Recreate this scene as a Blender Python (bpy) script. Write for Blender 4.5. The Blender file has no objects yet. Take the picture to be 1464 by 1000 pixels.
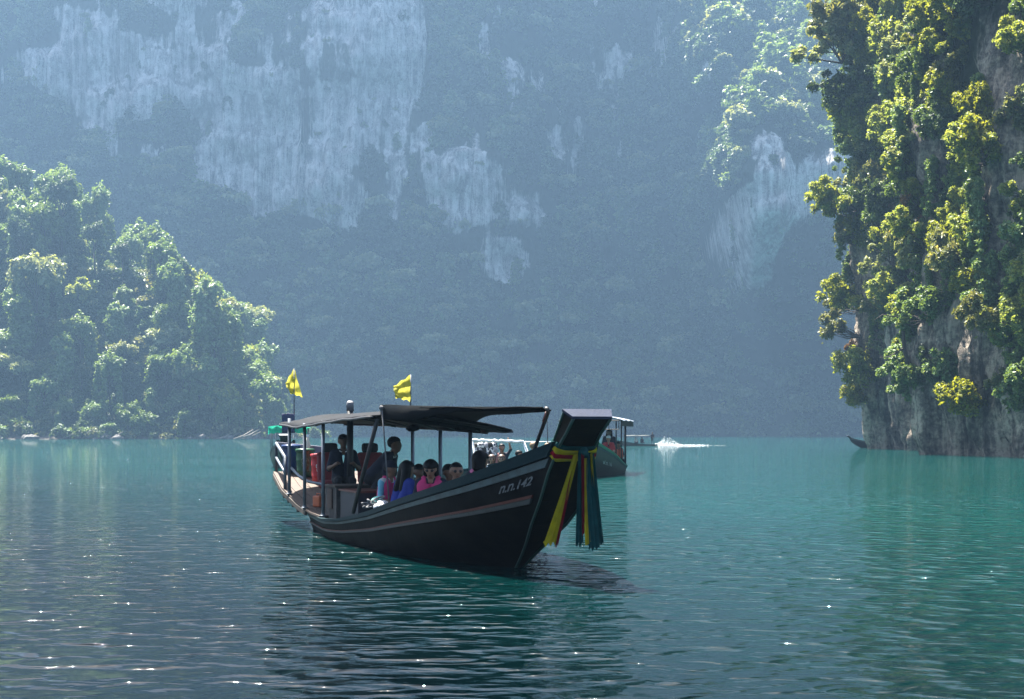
import bpy, math, random
import numpy as np
from mathutils import Vector, Matrix

random.seed(7)
RNG = np.random.default_rng(11)
R = math.radians
scene = bpy.context.scene
col = scene.collection

# ------------------------------------------------------------------ camera, sky, sun, exposure
F_PX, CX, HORIZON, CAM_H = 2000.0, 732.0, 620.0, 1.7      # in pixels of the 1464x1000 photograph
cam_data = bpy.data.cameras.new('camera')
cam_data.sensor_width = 36.0
cam_data.lens = F_PX / 1464.0 * 36.0
cam_data.shift_y = (HORIZON - 500.0) / 1464.0
cam_data.clip_start, cam_data.clip_end = 0.1, 6000.0
cam = bpy.data.objects.new('camera', cam_data)
cam.location = (0, 0, CAM_H)
cam.rotation_euler = (R(90), 0, 0)
col.objects.link(cam)
scene.camera = cam

SUN_EL, SUN_AZ = R(66), R(-32)          # azimuth measured from +Y (the view direction) towards +X
sun_dir = Vector((math.sin(SUN_AZ) * math.cos(SUN_EL), math.cos(SUN_AZ) * math.cos(SUN_EL), math.sin(SUN_EL)))

world = bpy.data.worlds.new('World')
scene.world = world
world.use_nodes = True
wn = world.node_tree.nodes
wl = world.node_tree.links
wn.clear()
sky = wn.new('ShaderNodeTexSky')
sky.sky_type = 'NISHITA'
sky.sun_disc = False
sky.sun_elevation = SUN_EL
sky.sun_rotation = SUN_AZ
sky.air_density, sky.dust_density, sky.ozone_density = 1.0, 3.0, 1.0
bg = wn.new('ShaderNodeBackground')
bg.inputs['Strength'].default_value = 0.05
wo = wn.new('ShaderNodeOutputWorld')
wl.new(sky.outputs[0], bg.inputs['Color'])
wl.new(bg.outputs[0], wo.inputs['Surface'])

sun_data = bpy.data.lights.new('sun', 'SUN')
sun_data.energy = 5.0
sun_data.angle = R(0.53)
sun_data.color = (1.0, 0.95, 0.86)
sun = bpy.data.objects.new('sun', sun_data)
sun.rotation_euler = (-sun_dir).to_track_quat('-Z', 'Y').to_euler()
sun.location = (0, 0, 60)
col.objects.link(sun)

scene.view_settings.view_transform = 'Standard'
scene.view_settings.look = 'None'
scene.view_settings.gamma = 1.0
scene.view_settings.use_curve_mapping = False
scene.view_settings.exposure = 3.0
cy = scene.cycles
cy.max_bounces, cy.diffuse_bounces, cy.glossy_bounces = 6, 2, 3
cy.transmission_bounces, cy.volume_bounces, cy.transparent_max_bounces = 3, 0, 8
cy.caustics_reflective = cy.caustics_refractive = False
cy.sample_clamp_indirect = 6.0
cy.use_denoising = True

# ------------------------------------------------------------------ helpers
def tag(o, label=None, cat=None, group=None, kind=None):
    if label: o['label'] = label
    if cat: o['category'] = cat
    if group: o['group'] = group
    if kind: o['kind'] = kind
    return o

def empty(name, loc=(0, 0, 0), rz=0.0, parent=None):
    o = bpy.data.objects.new(name, None)
    o.empty_display_size = 0.3
    o.location = loc
    o.rotation_euler = (0, 0, rz)
    o.parent = parent
    col.objects.link(o)
    return o

def copy_tree(o, parent=None):
    c = o.copy()
    col.objects.link(c)
    c.parent = parent
    for ch in o.children:
        copy_tree(ch, c)
    return c

def hash3(i, j, k, seed):
    n = (i * 374761393 + j * 668265263 + k * 2147483647 + seed * 1274126177) & 0xFFFFFFFF
    n = ((n ^ (n >> 13)) * 1274126177) & 0xFFFFFFFF
    n = (n ^ (n >> 16)) & 0xFFFFFFFF
    return n / 4294967295.0

def noise3(x, y, z, seed=0):
    x, y, z = np.broadcast_arrays(np.asarray(x, float), np.asarray(y, float), np.asarray(z, float))
    xi, yi, zi = np.floor(x).astype(np.int64), np.floor(y).astype(np.int64), np.floor(z).astype(np.int64)
    fx, fy, fz = x - xi, y - yi, z - zi
    fx, fy, fz = fx * fx * (3 - 2 * fx), fy * fy * (3 - 2 * fy), fz * fz * (3 - 2 * fz)
    r = 0
    for a in (0, 1):
        for b in (0, 1):
            for c in (0, 1):
                w = (fx if a else 1 - fx) * (fy if b else 1 - fy) * (fz if c else 1 - fz)
                r = r + w * hash3(xi + a, yi + b, zi + c, seed)
    return r * 2 - 1

def fbm(x, y, z, oct=4, seed=0, gain=0.5):
    r, a = 0, 1.0
    for o in range(oct):
        r = r + a * noise3(np.asarray(x) * 2 ** o, np.asarray(y) * 2 ** o, np.asarray(z) * 2 ** o, seed + o * 17)
        a *= gain
    return r

def smooth(a, b, x):
    t = np.clip((np.asarray(x, float) - a) / (b - a), 0, 1)
    return t * t * (3 - 2 * t)

def px(u, v, d):
    """photo pixel at distance d (metres along the view) -> world point"""
    return Vector(((u - CX) / F_PX * d, d, CAM_H - (v - HORIZON) / F_PX * d))

def mesh_np(name, V, Fq, mats=(), smooth_shade=False, attr=None, mat_idx=None):
    """V (n,3), Fq (m,4) or (m,3)"""
    V = np.asarray(V, np.float32); Fq = np.asarray(Fq, np.int32)
    me = bpy.data.meshes.new(name)
    me.vertices.add(len(V)); me.vertices.foreach_set('co', V.ravel())
    k = Fq.shape[1]
    me.loops.add(len(Fq) * k); me.loops.foreach_set('vertex_index', Fq.ravel())
    me.polygons.add(len(Fq))
    me.polygons.foreach_set('loop_start', np.arange(0, len(Fq) * k, k, dtype=np.int32))
    me.polygons.foreach_set('loop_total', np.full(len(Fq), k, np.int32))
    if smooth_shade: me.polygons.foreach_set('use_smooth', np.ones(len(Fq), bool))
    if mat_idx is not None: me.polygons.foreach_set('material_index', np.asarray(mat_idx, np.int32))
    for m in mats: me.materials.append(m)
    if attr:
        for an, av in attr.items():
            a = me.attributes.new(an, 'FLOAT', 'POINT')
            a.data.foreach_set('value', np.asarray(av, np.float32).ravel())
    me.update(calc_edges=True)
    me.validate()
    return me

def link(name, me, parent=None, loc=None, rz=None):
    o = bpy.data.objects.new(name, me)
    o.parent = parent
    if loc is not None: o.location = loc
    if rz is not None: o.rotation_euler = (0, 0, rz)
    col.objects.link(o)
    return o

def grid_faces(nr, nc, close_c=False):
    r = np.arange(nr - 1)[:, None]
    c = np.arange(nc if close_c else nc - 1)[None, :]
    c2 = (c + 1) % nc
    return np.stack([(r * nc + c), (r * nc + c2), ((r + 1) * nc + c2), ((r + 1) * nc + c)], -1).reshape(-1, 4)

class MB:
    """collects small solids into one mesh"""
    def __init__(s): s.v, s.f, s.m = [], [], []
    def add(s, verts, faces, mi=0):
        b = len(s.v)
        s.v += [tuple(p) for p in verts]
        s.f += [tuple(b + i for i in f) for f in faces]
        s.m += [mi] * len(faces)
        return s
    def box(s, c, size, rz=0.0, mi=0, rot=None):
        hx, hy, hz = size[0] / 2, size[1] / 2, size[2] / 2
        M = rot if rot is not None else Matrix.Rotation(rz, 3, 'Z')
        P = [Vector(c) + M @ Vector((x * hx, y * hy, z * hz)) for x, y, z in
             [(-1,-1,-1),(1,-1,-1),(1,1,-1),(-1,1,-1),(-1,-1,1),(1,-1,1),(1,1,1),(-1,1,1)]]
        return s.add(P, [(3,2,1,0),(4,5,6,7),(0,1,5,4),(1,2,6,5),(2,3,7,6),(3,0,4,7)], mi)
    def tube(s, pts, r, n=8, mi=0, caps=True):
        pts = [Vector(p) for p in pts]
        rs = r if isinstance(r, (list, tuple)) else [r] * len(pts)
        rings = []
        up0 = None
        for i, p in enumerate(pts):
            a = pts[max(i - 1, 0)]; b = pts[min(i + 1, len(pts) - 1)]
            t = (b - a).normalized() if (b - a).length > 1e-9 else Vector((0, 0, 1))
            if up0 is None:
                up0 = Vector((0, 0, 1)) if abs(t.z) < 0.9 else Vector((1, 0, 0))
            x = t.cross(up0)
            if x.length < 1e-6: x = t.cross(Vector((0.3, 0.9, 0.1)))
            x.normalize(); y = x.cross(t).normalized()
            up0 = y
            rings.append([p + (x * math.cos(2 * math.pi * k / n) + y * math.sin(2 * math.pi * k / n)) * rs[i] for k in range(n)])
        V = [q for ring in rings for q in ring]
        Fa = []
        for i in range(len(pts) - 1):
            for k in range(n):
                k2 = (k + 1) % n
                Fa.append((i * n + k, i * n + k2, (i + 1) * n + k2, (i + 1) * n + k))
        if caps:
            Fa.append(tuple(reversed(range(n)))); Fa.append(tuple((len(pts) - 1) * n + k for k in range(n)))
        return s.add(V, Fa, mi)
    def sheet(s, rows, thick=0.0, mi=0, normal=(0, 0, 1)):
        """rows: list of rows of points; given a thickness, closed on all sides"""
        nr, nc = len(rows), len(rows[0])
        top = [Vector(p) for r in rows for p in r]
        fq = [tuple(int(q) for q in f) for f in grid_faces(nr, nc)]
        if not thick: return s.add(top, fq, mi)
        nv = Vector(normal) * thick
        bot = [p - nv for p in top]
        N = nr * nc
        Fa = fq + [tuple(reversed([i + N for i in f])) for f in fq]
        border = [i for i in range(nc)] + [r * nc + nc - 1 for r in range(1, nr)] + [(nr - 1) * nc + c for c in range(nc - 2, -1, -1)] + [r * nc for r in range(nr - 2, 0, -1)]
        for a, b in zip(border, border[1:] + border[:1]):
            Fa.append((b, a, a + N, b + N))
        return s.add(top + bot, Fa, mi)
    def lathe(s, prof, n=16, c=(0, 0, 0), mi=0):
        V = [(c[0] + r * math.cos(2 * math.pi * k / n), c[1] + r * math.sin(2 * math.pi * k / n), c[2] + z) for r, z in prof for k in range(n)]
        Fa = [tuple(int(q) for q in f) for f in grid_faces(len(prof), n, True)]
        Fa.append(tuple(reversed(range(n)))); Fa.append(tuple((len(prof) - 1) * n + k for k in range(n)))
        return s.add(V, Fa, mi)
    def blob(s, c, r, seed=0, amp=0.25, nu=14, nv=9, mi=0, rough=1.3):
        V = []
        for j in range(nv):
            th = math.pi * (j + 0.001) / (nv - 1 + 0.002)
            for i in range(nu):
                ph = 2 * math.pi * i / nu
                d = np.array([math.sin(th) * math.cos(ph), math.sin(th) * math.sin(ph), math.cos(th)])
                k = 1 + amp * float(fbm(d[0] * rough + seed * 3.1, d[1] * rough, d[2] * rough, 3, seed))
                V.append((c[0] + d[0] * r[0] * k, c[1] + d[1] * r[1] * k, c[2] + d[2] * r[2] * k))
        return s.add(V, [tuple(int(q) for q in reversed(f)) for f in grid_faces(nv, nu, True)], mi)
    def mesh(s, name, mats, smooth_shade=False):
        me = bpy.data.meshes.new(name)
        me.from_pydata(s.v, [], s.f)
        if not isinstance(mats, (list, tuple)): mats = [mats]
        for m in mats: me.materials.append(m)
        me.polygons.foreach_set('material_index', np.asarray(s.m, np.int32))
        if smooth_shade: me.polygons.foreach_set('use_smooth', np.ones(len(s.f), bool))
        me.update()
        return me
    def build(s, name, mats, parent=None, smooth_shade=False, loc=None, rz=None):
        return link(name, s.mesh(name, mats, smooth_shade), parent, loc, rz)

# ------------------------------------------------------------------ materials
class NT:
    def __init__(s, m): s.t = m.node_tree; s.n = s.t.nodes; s.l = s.t.links
    def __call__(s, kind, **kw):
        nd = s.n.new('ShaderNode' + kind)
        for k, v in kw.items():
            if k.startswith('i_'):
                key = k[2:]
                nd.inputs[int(key) if key.isdigit() else key.replace('_', ' ')].default_value = v
            else: setattr(nd, k, v)
        return nd
    def to(s, a, b): s.l.new(a, b)
    def ramp(s, fac, stops):
        r = s('ValToRGB')
        e = r.color_ramp.elements
        while len(e) < len(stops): e.new(0.5)
        for el, (p, c) in zip(e, stops):
            el.position = p; el.color = (*c, 1) if len(c) == 3 else c
        s.to(fac, r.inputs[0])
        return r.outputs[0]
    def mix(s, fac, a, b, blend='MIX'):
        m = s('Mix', data_type='RGBA', blend_type=blend)
        for sock, v in ((m.inputs[0], fac), (m.inputs[6], a), (m.inputs[7], b)):
            if isinstance(v, bpy.types.NodeSocket): s.to(v, sock)
            elif isinstance(v, (int, float)): sock.default_value = v
            else: sock.default_value = (*v, 1)
        return m.outputs[2]
    def math(s, op, a, b=None, c=None):
        m = s('Math', operation=op)
        for i, v in enumerate((a, b, c)):
            if v is None: continue
            if isinstance(v, bpy.types.NodeSocket): s.to(v, m.inputs[i])
            else: m.inputs[i].default_value = v
        return m.outputs[0]

def new_mat(name):
    m = bpy.data.materials.new(name); m.use_nodes = True
    return m

MATS = {}
def paint(name, color, rough=0.5, wear=0.15, scale=6.0, metallic=0.0, wear_col=None, bump=0.05, spec=0.5):
    """painted / fabric / wood surface with uneven tone and a little relief"""
    if name in MATS: return MATS[name]
    m = new_mat(name); t = NT(m)
    b = t.n['Principled BSDF']
    tc = t('TexCoord')
    nz = t('TexNoise', i_Scale=scale, i_Detail=6.0, i_Roughness=0.65)
    t.to(tc.outputs['Object'], nz.inputs['Vector'])
    wc = wear_col or tuple(c * 0.55 for c in color)
    fac = t.math('MULTIPLY', t.ramp(nz.outputs[0], [(0.38, (0, 0, 0)), (0.68, (1, 1, 1))]), wear * 2.2)
    t.to(t.mix(fac, color, wc), b.inputs['Base Color'])
    b.inputs['Roughness'].default_value = rough
    b.inputs['Metallic'].default_value = metallic
    b.inputs['Specular IOR Level'].default_value = spec
    if bump:
        bp = t('Bump', i_Strength=0.35, i_Distance=bump * 0.2)
        nz2 = t('TexNoise', i_Scale=scale * 5, i_Detail=4.0)
        t.to(tc.outputs['Object'], nz2.inputs['Vector'])
        t.to(nz2.outputs[0], bp.inputs['Height']); t.to(bp.outputs[0], b.inputs['Normal'])
    MATS[name] = m
    return m

def cloth(name, color, trans=0.35, rough=0.8):
    """thin cloth that lets light through"""
    if name in MATS: return MATS[name]
    m = new_mat(name); t = NT(m)
    b = t.n['Principled BSDF']; out = t.n['Material Output']
    tc = t('TexCoord')
    nz = t('TexNoise', i_Scale=9.0, i_Detail=4.0)
    t.to(tc.outputs['Object'], nz.inputs['Vector'])
    c = t.mix(t.ramp(nz.outputs[0], [(0.35, (0, 0, 0)), (0.7, (1, 1, 1))]), color, tuple(x * 0.7 for x in color))
    t.to(c, b.inputs['Base Color']); b.inputs['Roughness'].default_value = rough
    b.inputs['Specular IOR Level'].default_value = 0.2
    tr = t('BsdfTranslucent'); t.to(c, tr.inputs[0])
    mx = t('MixShader', i_0=trans)
    t.to(b.outputs[0], mx.inputs[1]); t.to(tr.outputs[0], mx.inputs[2]); t.to(mx.outputs[0], out.inputs['Surface'])
    MATS[name] = m
    return m

def foliage(name, dark, light, accent=None, trans=0.35, rough=0.45, spec=0.35):
    m = new_mat(name); t = NT(m)
    b = t.n['Principled BSDF']; out = t.n['Material Output']
    at = t('Attribute', attribute_name='tint')
    oi = t('ObjectInfo')
    f = t.math('ADD', t.math('MULTIPLY', at.outputs['Fac'], 0.75), t.math('MULTIPLY', oi.outputs['Random'], 0.35))
    stops = [(0.1, dark), (0.8, light)]
    if accent: stops.append((1.0, accent))
    c = t.ramp(f, stops)
    hsv = t('HueSaturation')
    t.to(t.math('MULTIPLY_ADD', oi.outputs['Random'], 0.05, 0.478), hsv.inputs['Hue'])
    t.to(t.math('MULTIPLY_ADD', oi.outputs['Random'], -0.3, 1.05), hsv.inputs['Saturation'])
    t.to(c, hsv.inputs['Color'])
    t.to(hsv.outputs[0], b.inputs['Base Color'])
    b.inputs['Roughness'].default_value = rough
    b.inputs['Specular IOR Level'].default_value = spec
    tr = t('BsdfTranslucent')
    warm = t.mix(1.0, hsv.outputs[0], (1.5, 1.35, 0.55), 'MULTIPLY')
    t.to(warm, tr.inputs[0])
    mx = t('MixShader', i_0=trans)
    t.to(b.outputs[0], mx.inputs[1]); t.to(tr.outputs[0], mx.inputs[2]); t.to(mx.outputs[0], out.inputs['Surface'])
    return m
HAZE = 0.00064
# ------------------------------------------------------------------ the water
def water_material():
    m = new_mat('lake_water'); t = NT(m)
    b = t.n['Principled BSDF']
    tc = t('TexCoord')
    big = t('TexNoise', i_Scale=0.012, i_Detail=3.0, i_Roughness=0.5)
    t.to(tc.outputs['Object'], big.inputs['Vector'])
    c = t.ramp(big.outputs[0], [(0.30, (0.003, 0.015, 0.018)), (0.5, (0.004, 0.026, 0.028)), (0.72, (0.006, 0.042, 0.042))])
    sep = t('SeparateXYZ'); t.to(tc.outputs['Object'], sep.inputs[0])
    shade_grad = t.math('MULTIPLY_ADD', sep.outputs[0], 1.6, sep.outputs[1])                  # shade painted into the water colour: dark foreground, teal farther out and right
    shade_grad = t.math('MULTIPLY_ADD', shade_grad, 1 / 34.0, -6 / 34.0)
    shade_grad = t.math('ADD', shade_grad, t.math('MULTIPLY', t.math('SUBTRACT', big.outputs[0], 0.5), 0.9))
    c = t.mix(t.ramp(shade_grad, [(0.0, (0, 0, 0)), (0.5, (0.55,) * 3), (1.0, (1, 1, 1))]), (0.0004, 0.0030, 0.0042), (0.0008, 0.0340, 0.0315))
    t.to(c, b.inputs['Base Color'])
    b.inputs['Roughness'].default_value = 0.03
    b.inputs['IOR'].default_value = 1.333
    b.inputs['Specular IOR Level'].default_value = 0.5
    # wind patches make the wavelets uneven
    patch = t('TexNoise', i_Scale=0.05, i_Detail=3.0)
    mp0 = t('Mapping'); mp0.inputs['Scale'].default_value = (0.6, 1.6, 1)
    t.to(tc.outputs['Object'], mp0.inputs[0]); t.to(mp0.outputs[0], patch.inputs['Vector'])
    amp = t.ramp(patch.outputs[0], [(0.33, (0.3,) * 3), (0.66, (1.0,) * 3)])
    def wave(scale, sx, sy, rot, detail, dist=0.0):
        mp = t('Mapping'); mp.inputs['Scale'].default_value = (sx, sy, 1); mp.inputs['Rotation'].default_value = (0, 0, rot)
        t.to(tc.outputs['Object'], mp.inputs[0])
        nz = t('TexNoise', i_Scale=scale, i_Detail=detail, i_Roughness=0.55, i_Distortion=dist)
        t.to(mp.outputs[0], nz.inputs['Vector'])
        return nz.outputs[0]
    w1 = wave(0.55, 0.5, 1.0, 0.15, 2.0)
    w2 = t.math('POWER', wave(2.5, 0.7, 1.0, -0.12, 1.5, 0.3), 3.0)
    w3 = wave(6.5, 0.6, 1.0, 0.2, 3.0, 0.3)
    w4 = wave(17.0, 0.7, 1.0, -0.3, 2.0)
    w5 = t.math('POWER', wave(4.8, 0.6, 1.0, 0.06, 1.0, 0.5), 6.0)
    h = t.math('ADD', t.math('MULTIPLY', w1, 0.09), t.math('ADD', t.math('MULTIPLY', w2, 0.34), t.math('ADD', t.math('MULTIPLY', w3, 0.028), t.math('MULTIPLY', w4, 0.005))))
    h = t.math('ADD', h, t.math('MULTIPLY', w5, 0.34))
    h = t.math('MULTIPLY', h, amp)
    bp = t('Bump', i_Strength=1.0, i_Distance=1.0)
    t.to(h, bp.inputs['Height']); t.to(bp.outputs[0], b.inputs['Normal'])
    return m
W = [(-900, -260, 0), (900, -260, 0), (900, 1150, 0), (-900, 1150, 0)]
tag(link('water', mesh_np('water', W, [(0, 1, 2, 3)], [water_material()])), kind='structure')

# ------------------------------------------------------------------ rock material shared by the mountain and the cliff
def rock_material(name, pale, mid, dark, veg, s, zs_=0.12):
    m = new_mat(name); t = NT(m)
    b = t.n['Principled BSDF']
    tc = t('TexCoord')
    mp = t('Mapping'); mp.inputs['Scale'].default_value = (1, 1, zs_)
    t.to(tc.outputs['Object'], mp.inputs[0])
    n1 = t('TexNoise', i_Scale=s, i_Detail=8.0, i_Roughness=0.68, i_Distortion=0.6); t.to(mp.outputs[0], n1.inputs['Vector'])
    n2 = t('TexNoise', i_Scale=s * 0.35, i_Detail=5.0, i_Roughness=0.6); t.to(tc.outputs['Object'], n2.inputs['Vector'])
    n3 = t('TexNoise', i_Scale=s * 3.5, i_Detail=6.0, i_Roughness=0.7); t.to(tc.outputs['Object'], n3.inputs['Vector'])
    f = t.math('ADD', t.math('MULTIPLY', n3.outputs[0], 0.28), t.math('ADD', t.math('MULTIPLY', n1.outputs[0], 0.45), t.math('MULTIPLY', n2.outputs[0], 0.27)))
    c = t.ramp(f, [(0.44, dark), (0.50, mid), (0.565, pale)])
    c = t.mix(t.math('MULTIPLY', n3.outputs[0], 0.25), c, mid, 'MIX')
    at = t('Attribute', attribute_name='rock')
    fr = t.math('ADD', at.outputs['Fac'], t.math('MULTIPLY', t.math('SUBTRACT', n1.outputs[0], 0.5), 0.9))
    fr = t.ramp(fr, [(0.42, (0, 0, 0)), (0.58, (1, 1, 1))])
    cv = t.ramp(n3.outputs[0], [(0.3, tuple(x * 0.6 for x in veg)), (0.75, tuple(x * 1.5 for x in veg))])
    t.to(t.mix(fr, cv, c), b.inputs['Base Color'])
    b.inputs['Roughness'].default_value = 0.85
    b.inputs['Specular IOR Level'].default_value = 0.2
    bp = t('Bump', i_Strength=0.9, i_Distance=0.55 / s)
    t.to(t.math('ADD', n1.outputs[0], t.math('MULTIPLY', n3.outputs[0], 0.35)), bp.inputs['Height'])
    t.to(bp.outputs[0], b.inputs['Normal'])
    return m

def in_poly(u, v, poly):
    inside = np.zeros(np.shape(u), bool)
    n = len(poly)
    for i in range(n):
        x1, y1 = poly[i]; x2, y2 = poly[(i + 1) % n]
        cond = ((y1 > v) != (y2 > v))
        xi = (x2 - x1) * (v - y1) / ((y2 - y1) if y2 != y1 else 1e-9) + x1
        inside ^= cond & (u < xi)
    return inside

# ------------------------------------------------------------------ the far mountain wall
ROCKS = [
    [(78, 12), (105, 5), (150, 40), (200, 55), (212, 75), (240, 70), (262, 90), (262, 150), (225, 160), (205, 170), (178, 180), (172, 215), (150, 225), (125, 205), (112, 165), (80, 140), (42, 125), (45, 75), (80, 75)],
    [(285, 70), (312, 72), (345, 95), (385, 105), (440, 125), (505, 112), (508, 70), (468, 55), (450, 15), (470, -30), (590, -30), (600, 15), (607, 75), (596, 150), (550, 160), (550, 215), (500, 255), (522, 270), (528, 312), (480, 330), (430, 305), (365, 305), (330, 297), (287, 287), (275, 212), (306, 190), (315, 155), (305, 110)],
    [(620, 235), (650, 222), (700, 215), (702, 300), (690, 335), (660, 322), (640, 305)],
    [(690, 345), (725, 335), (745, 345), (742, 400), (722, 415), (700, 395)],
    [(0, 100), (22, 98), (25, 124), (0, 124)],
    [(310, 10), (350, -10), (365, 45), (330, 60)], [(210, 205), (235, 215), (232, 255), (218, 240)],
    [(560, 250), (575, 240), (580, 300), (566, 330)], [(735, 275), (755, 280), (752, 330), (738, 330)],
    [(715, 80), (728, 78), (728, 102), (714, 102)], [(185, -30), (300, -30), (300, 5), (220, 20)],
    [(560, 318), (572, 320), (570, 372), (562, 372)], [(765, 300), (785, 310), (780, 345), (768, 340)],
]
ROCKS_THIN = [
    [(212, 40), (330, 40), (340, 150), (300, 170), (225, 160)], [(330, 40), (470, 0), (480, 110), (400, 120)], [(600, 250), (690, 210), (765, 270), (755, 350), (745, 420), (690, 400), (640, 330)], [(550, 160), (620, 140), (625, 240), (560, 260)],
    [(0, 60), (50, 60), (60, 140), (0, 140)], [(700, 60), (790, 90), (780, 140), (720, 130)], [(780, 180), (830, 190), (820, 240), (790, 230)]]
SPUR_ROCKS = [
    [(1078, 205), (1105, 195), (1150, 235), (1165, 300), (1120, 345), (1108, 385), (1090, 412), (1072, 395), (1062, 330), (1070, 260)],
    [(1165, 200), (1215, 215), (1210, 300), (1170, 290)],
    [(985, 195), (1000, 190), (1005, 235), (985, 235)],
]
# left outline of the two outcrops that stand proud of the wall: (v, u)
SPUR_A = [(-400, 880), (-60, 925), (0, 948), (60, 968), (110, 985), (150, 1075), (180, 1300)]
SPUR_B = [(-400, 1050), (0, 1100), (90, 1085), (140, 1060), (190, 1030), (230, 1024), (270, 1040), (330, 1052), (420, 1075), (560, 1120), (640, 1150)]

def far_masks(u, v, x, z, D):
    wu = u + 9 * fbm(x * 0.06, z * 0.03, 0.0, 3, 5); wv = v + 16 * fbm(x * 0.06, z * 0.05, 3.3, 3, 9)
    rock = np.zeros(u.shape)
    for p in ROCKS: rock = np.maximum(rock, in_poly(wu, wv, p) * 1.0)
    kb = D / (D - 120 * np.clip(1 - (z - 115) / 215, 0, 1))                                   # the outcrops stand nearer than the wall behind them
    ub, vb = CX + (u - CX) * kb, HORIZON + (v - HORIZON) * kb
    ka = D / (D - 80 * np.clip(1 - (z - 170) / 160, 0, 1)); ua, va = CX + (u - CX) * ka, HORIZON + (v - HORIZON) * ka
    for p in SPUR_ROCKS: rock = np.maximum(rock, in_poly(ub + wu - u, vb + wv - v, p) * 1.0)
    for p in ROCKS_THIN: rock = np.maximum(rock, in_poly(wu, wv, p) * 0.42)
    sa = np.interp(va, [p[0] for p in SPUR_A], [p[1] for p in SPUR_A])
    sb = np.interp(vb, [p[0] for p in SPUR_B], [p[1] for p in SPUR_B])
    pa = smooth(-6, 30, ua - sa); pb = smooth(-5, 34, ub - sb)
    return rock, pa, pb

xs = np.arange(-430, 431, 1.7)
zs = np.concatenate([np.arange(-4, 285, 1.5), np.arange(286, 445, 6.0)])
nx, nz_ = len(xs), len(zs)
base = 690 + 14 * fbm(xs * 0.012, 0, 0.5, 3, 3) + 0.00025 * xs ** 2
Dacc = base.copy()
WY = np.zeros((nz_, nx)); ROCK = np.zeros((nz_, nx)); 
for k, z in enumerate(zs):
    u = CX + F_PX * xs / Dacc; v = HORIZON - F_PX * (z - CAM_H) / Dacc
    rock, pa, pb = far_masks(u, v, xs, np.full(nx, z), Dacc)
    kern = np.ones(9) / 9
    rs = np.convolve(np.pad(rock, 4, mode='edge'), kern, 'valid')
    slope_cot = 0.30 * (1 - rs) + 0.05 * rs
    if z > 285: slope_cot = slope_cot * 0 + 0.05
    dz = (zs[k] - zs[k - 1]) if k else 0
    Dacc = Dacc + slope_cot * max(dz, 0) * (z > 0)
    # neighbouring columns even out
    Dacc = np.convolve(np.pad(Dacc, 2, mode='edge'), np.array([.05, .1, .7, .1, .05]), 'valid')
    fade = smooth(0, 30, z)
    prot = -np.maximum(80 * pa * smooth(90, 165, z) * np.clip(1 - (z - 170) / 160, 0, 1), 120 * pb * smooth(15, 100, z) * np.clip(1 - (z - 115) / 215, 0, 1))
    fl = 2.4 * fbm(xs * 0.16, z * 0.012, 1.7, 4, 21) * (0.25 + rs) + 7 * fbm(xs * 0.02, z * 0.03, 4.1, 3, 31) * fade + 2.5 * fbm(xs * 0.06, z * 0.09, 6.1, 3, 37)
    WY[k] = Dacc + prot + fl * smooth(-2, 12, z) - 5.5 * rs * np.abs(noise3(xs * 0.35, z * 0.01, 2.0, 77))
    ROCK[k] = rs
def blur(a, n, axis):
    k = np.hanning(n + 2)[1:-1]; k /= k.sum()
    return np.apply_along_axis(lambda r: np.convolve(np.pad(r, n // 2, mode='edge'), k, 'valid'), axis, a)
XX, ZZ = np.meshgrid(xs, zs)
ROCK = blur(blur(ROCK, 9, 1), 7, 0)
ROCK = ROCK * 1.08 + 0.34 * fbm(XX * 0.13, ZZ * 0.018, 0.3, 4, 91) * smooth(0.02, 0.3, ROCK) - 0.32 * smooth(0.15, 0.6, fbm(XX * 0.03, ZZ * 0.06, 1.9, 4, 93)) * smooth(0, 0.3, ROCK)
ROCK = ROCK + 0.62 * smooth(0.28, 0.62, fbm(XX * 0.07, ZZ * 0.02, 5.5, 4, 97)) * smooth(105, 160, ZZ)
V = np.stack([np.broadcast_to(xs, WY.shape), WY, np.broadcast_to(zs[:, None], WY.shape)], -1).reshape(-1, 3)
FAR_ROCK_MAT = rock_material('far_limestone', (0.70, 0.68, 0.66), (0.36, 0.35, 0.34), (0.07, 0.07, 0.07), (0.022, 0.034, 0.016), 0.42, 0.05)
mountain = link('mountain', mesh_np('mountain', V, grid_faces(nz_, nx), [FAR_ROCK_MAT], True, {'rock': ROCK.ravel()}))
tag(mountain, kind='structure')

def far_point(x, z):
    i = np.clip((x - xs[0]) / 1.7, 0, nx - 2).astype(int); k = np.clip(np.searchsorted(zs, z) - 1, 0, nz_ - 2)
    return WY[k, i], ROCK[k, i]

# ------------------------------------------------------------------ the hill on the left
hx = np.arange(-360, -58, 3.0); hy = np.arange(392, 533, 3.0)
HX, HY = np.meshgrid(hx, hy)
def hill_h(x, y):
    x = np.asarray(x, float); y = np.asarray(y, float)
    H = np.interp(x, [-365, -245, -195, -166, -153, -135, -113, -100, -88, -81, -77, -65], [120, 105, 88, 74, 70, 56, 44, 31, 14, 2, -6, -9])
    shore = 404 + 7 * fbm(x * 0.03, 0, 0, 3, 41) + 0.22 * np.maximum(x + 100, 0)
    t = smooth(0, 1, (y - shore) / (16 + 0.75 * np.maximum(H, 1)))
    h = H * t + 7.5 * fbm(x * 0.045, y * 0.045, 0, 4, 43) * t
    return np.where(y < shore, -3.0, h) - 0.6
HZ = hill_h(HX, HY)
hill_mat = rock_material('hill_ground', (0.16, 0.14, 0.12), (0.09, 0.08, 0.065), (0.04, 0.035, 0.03), (0.020, 0.032, 0.012), 0.5)
rk = 0.75 * (1 - smooth(0.5, 5.0, HZ))
hill = link('hillside', mesh_np('hillside', np.stack([HX, HY, HZ], -1).reshape(-1, 3), grid_faces(len(hy), len(hx)), [hill_mat], True, {'rock': rk.ravel()}))
tag(hill, kind='structure')

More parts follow.
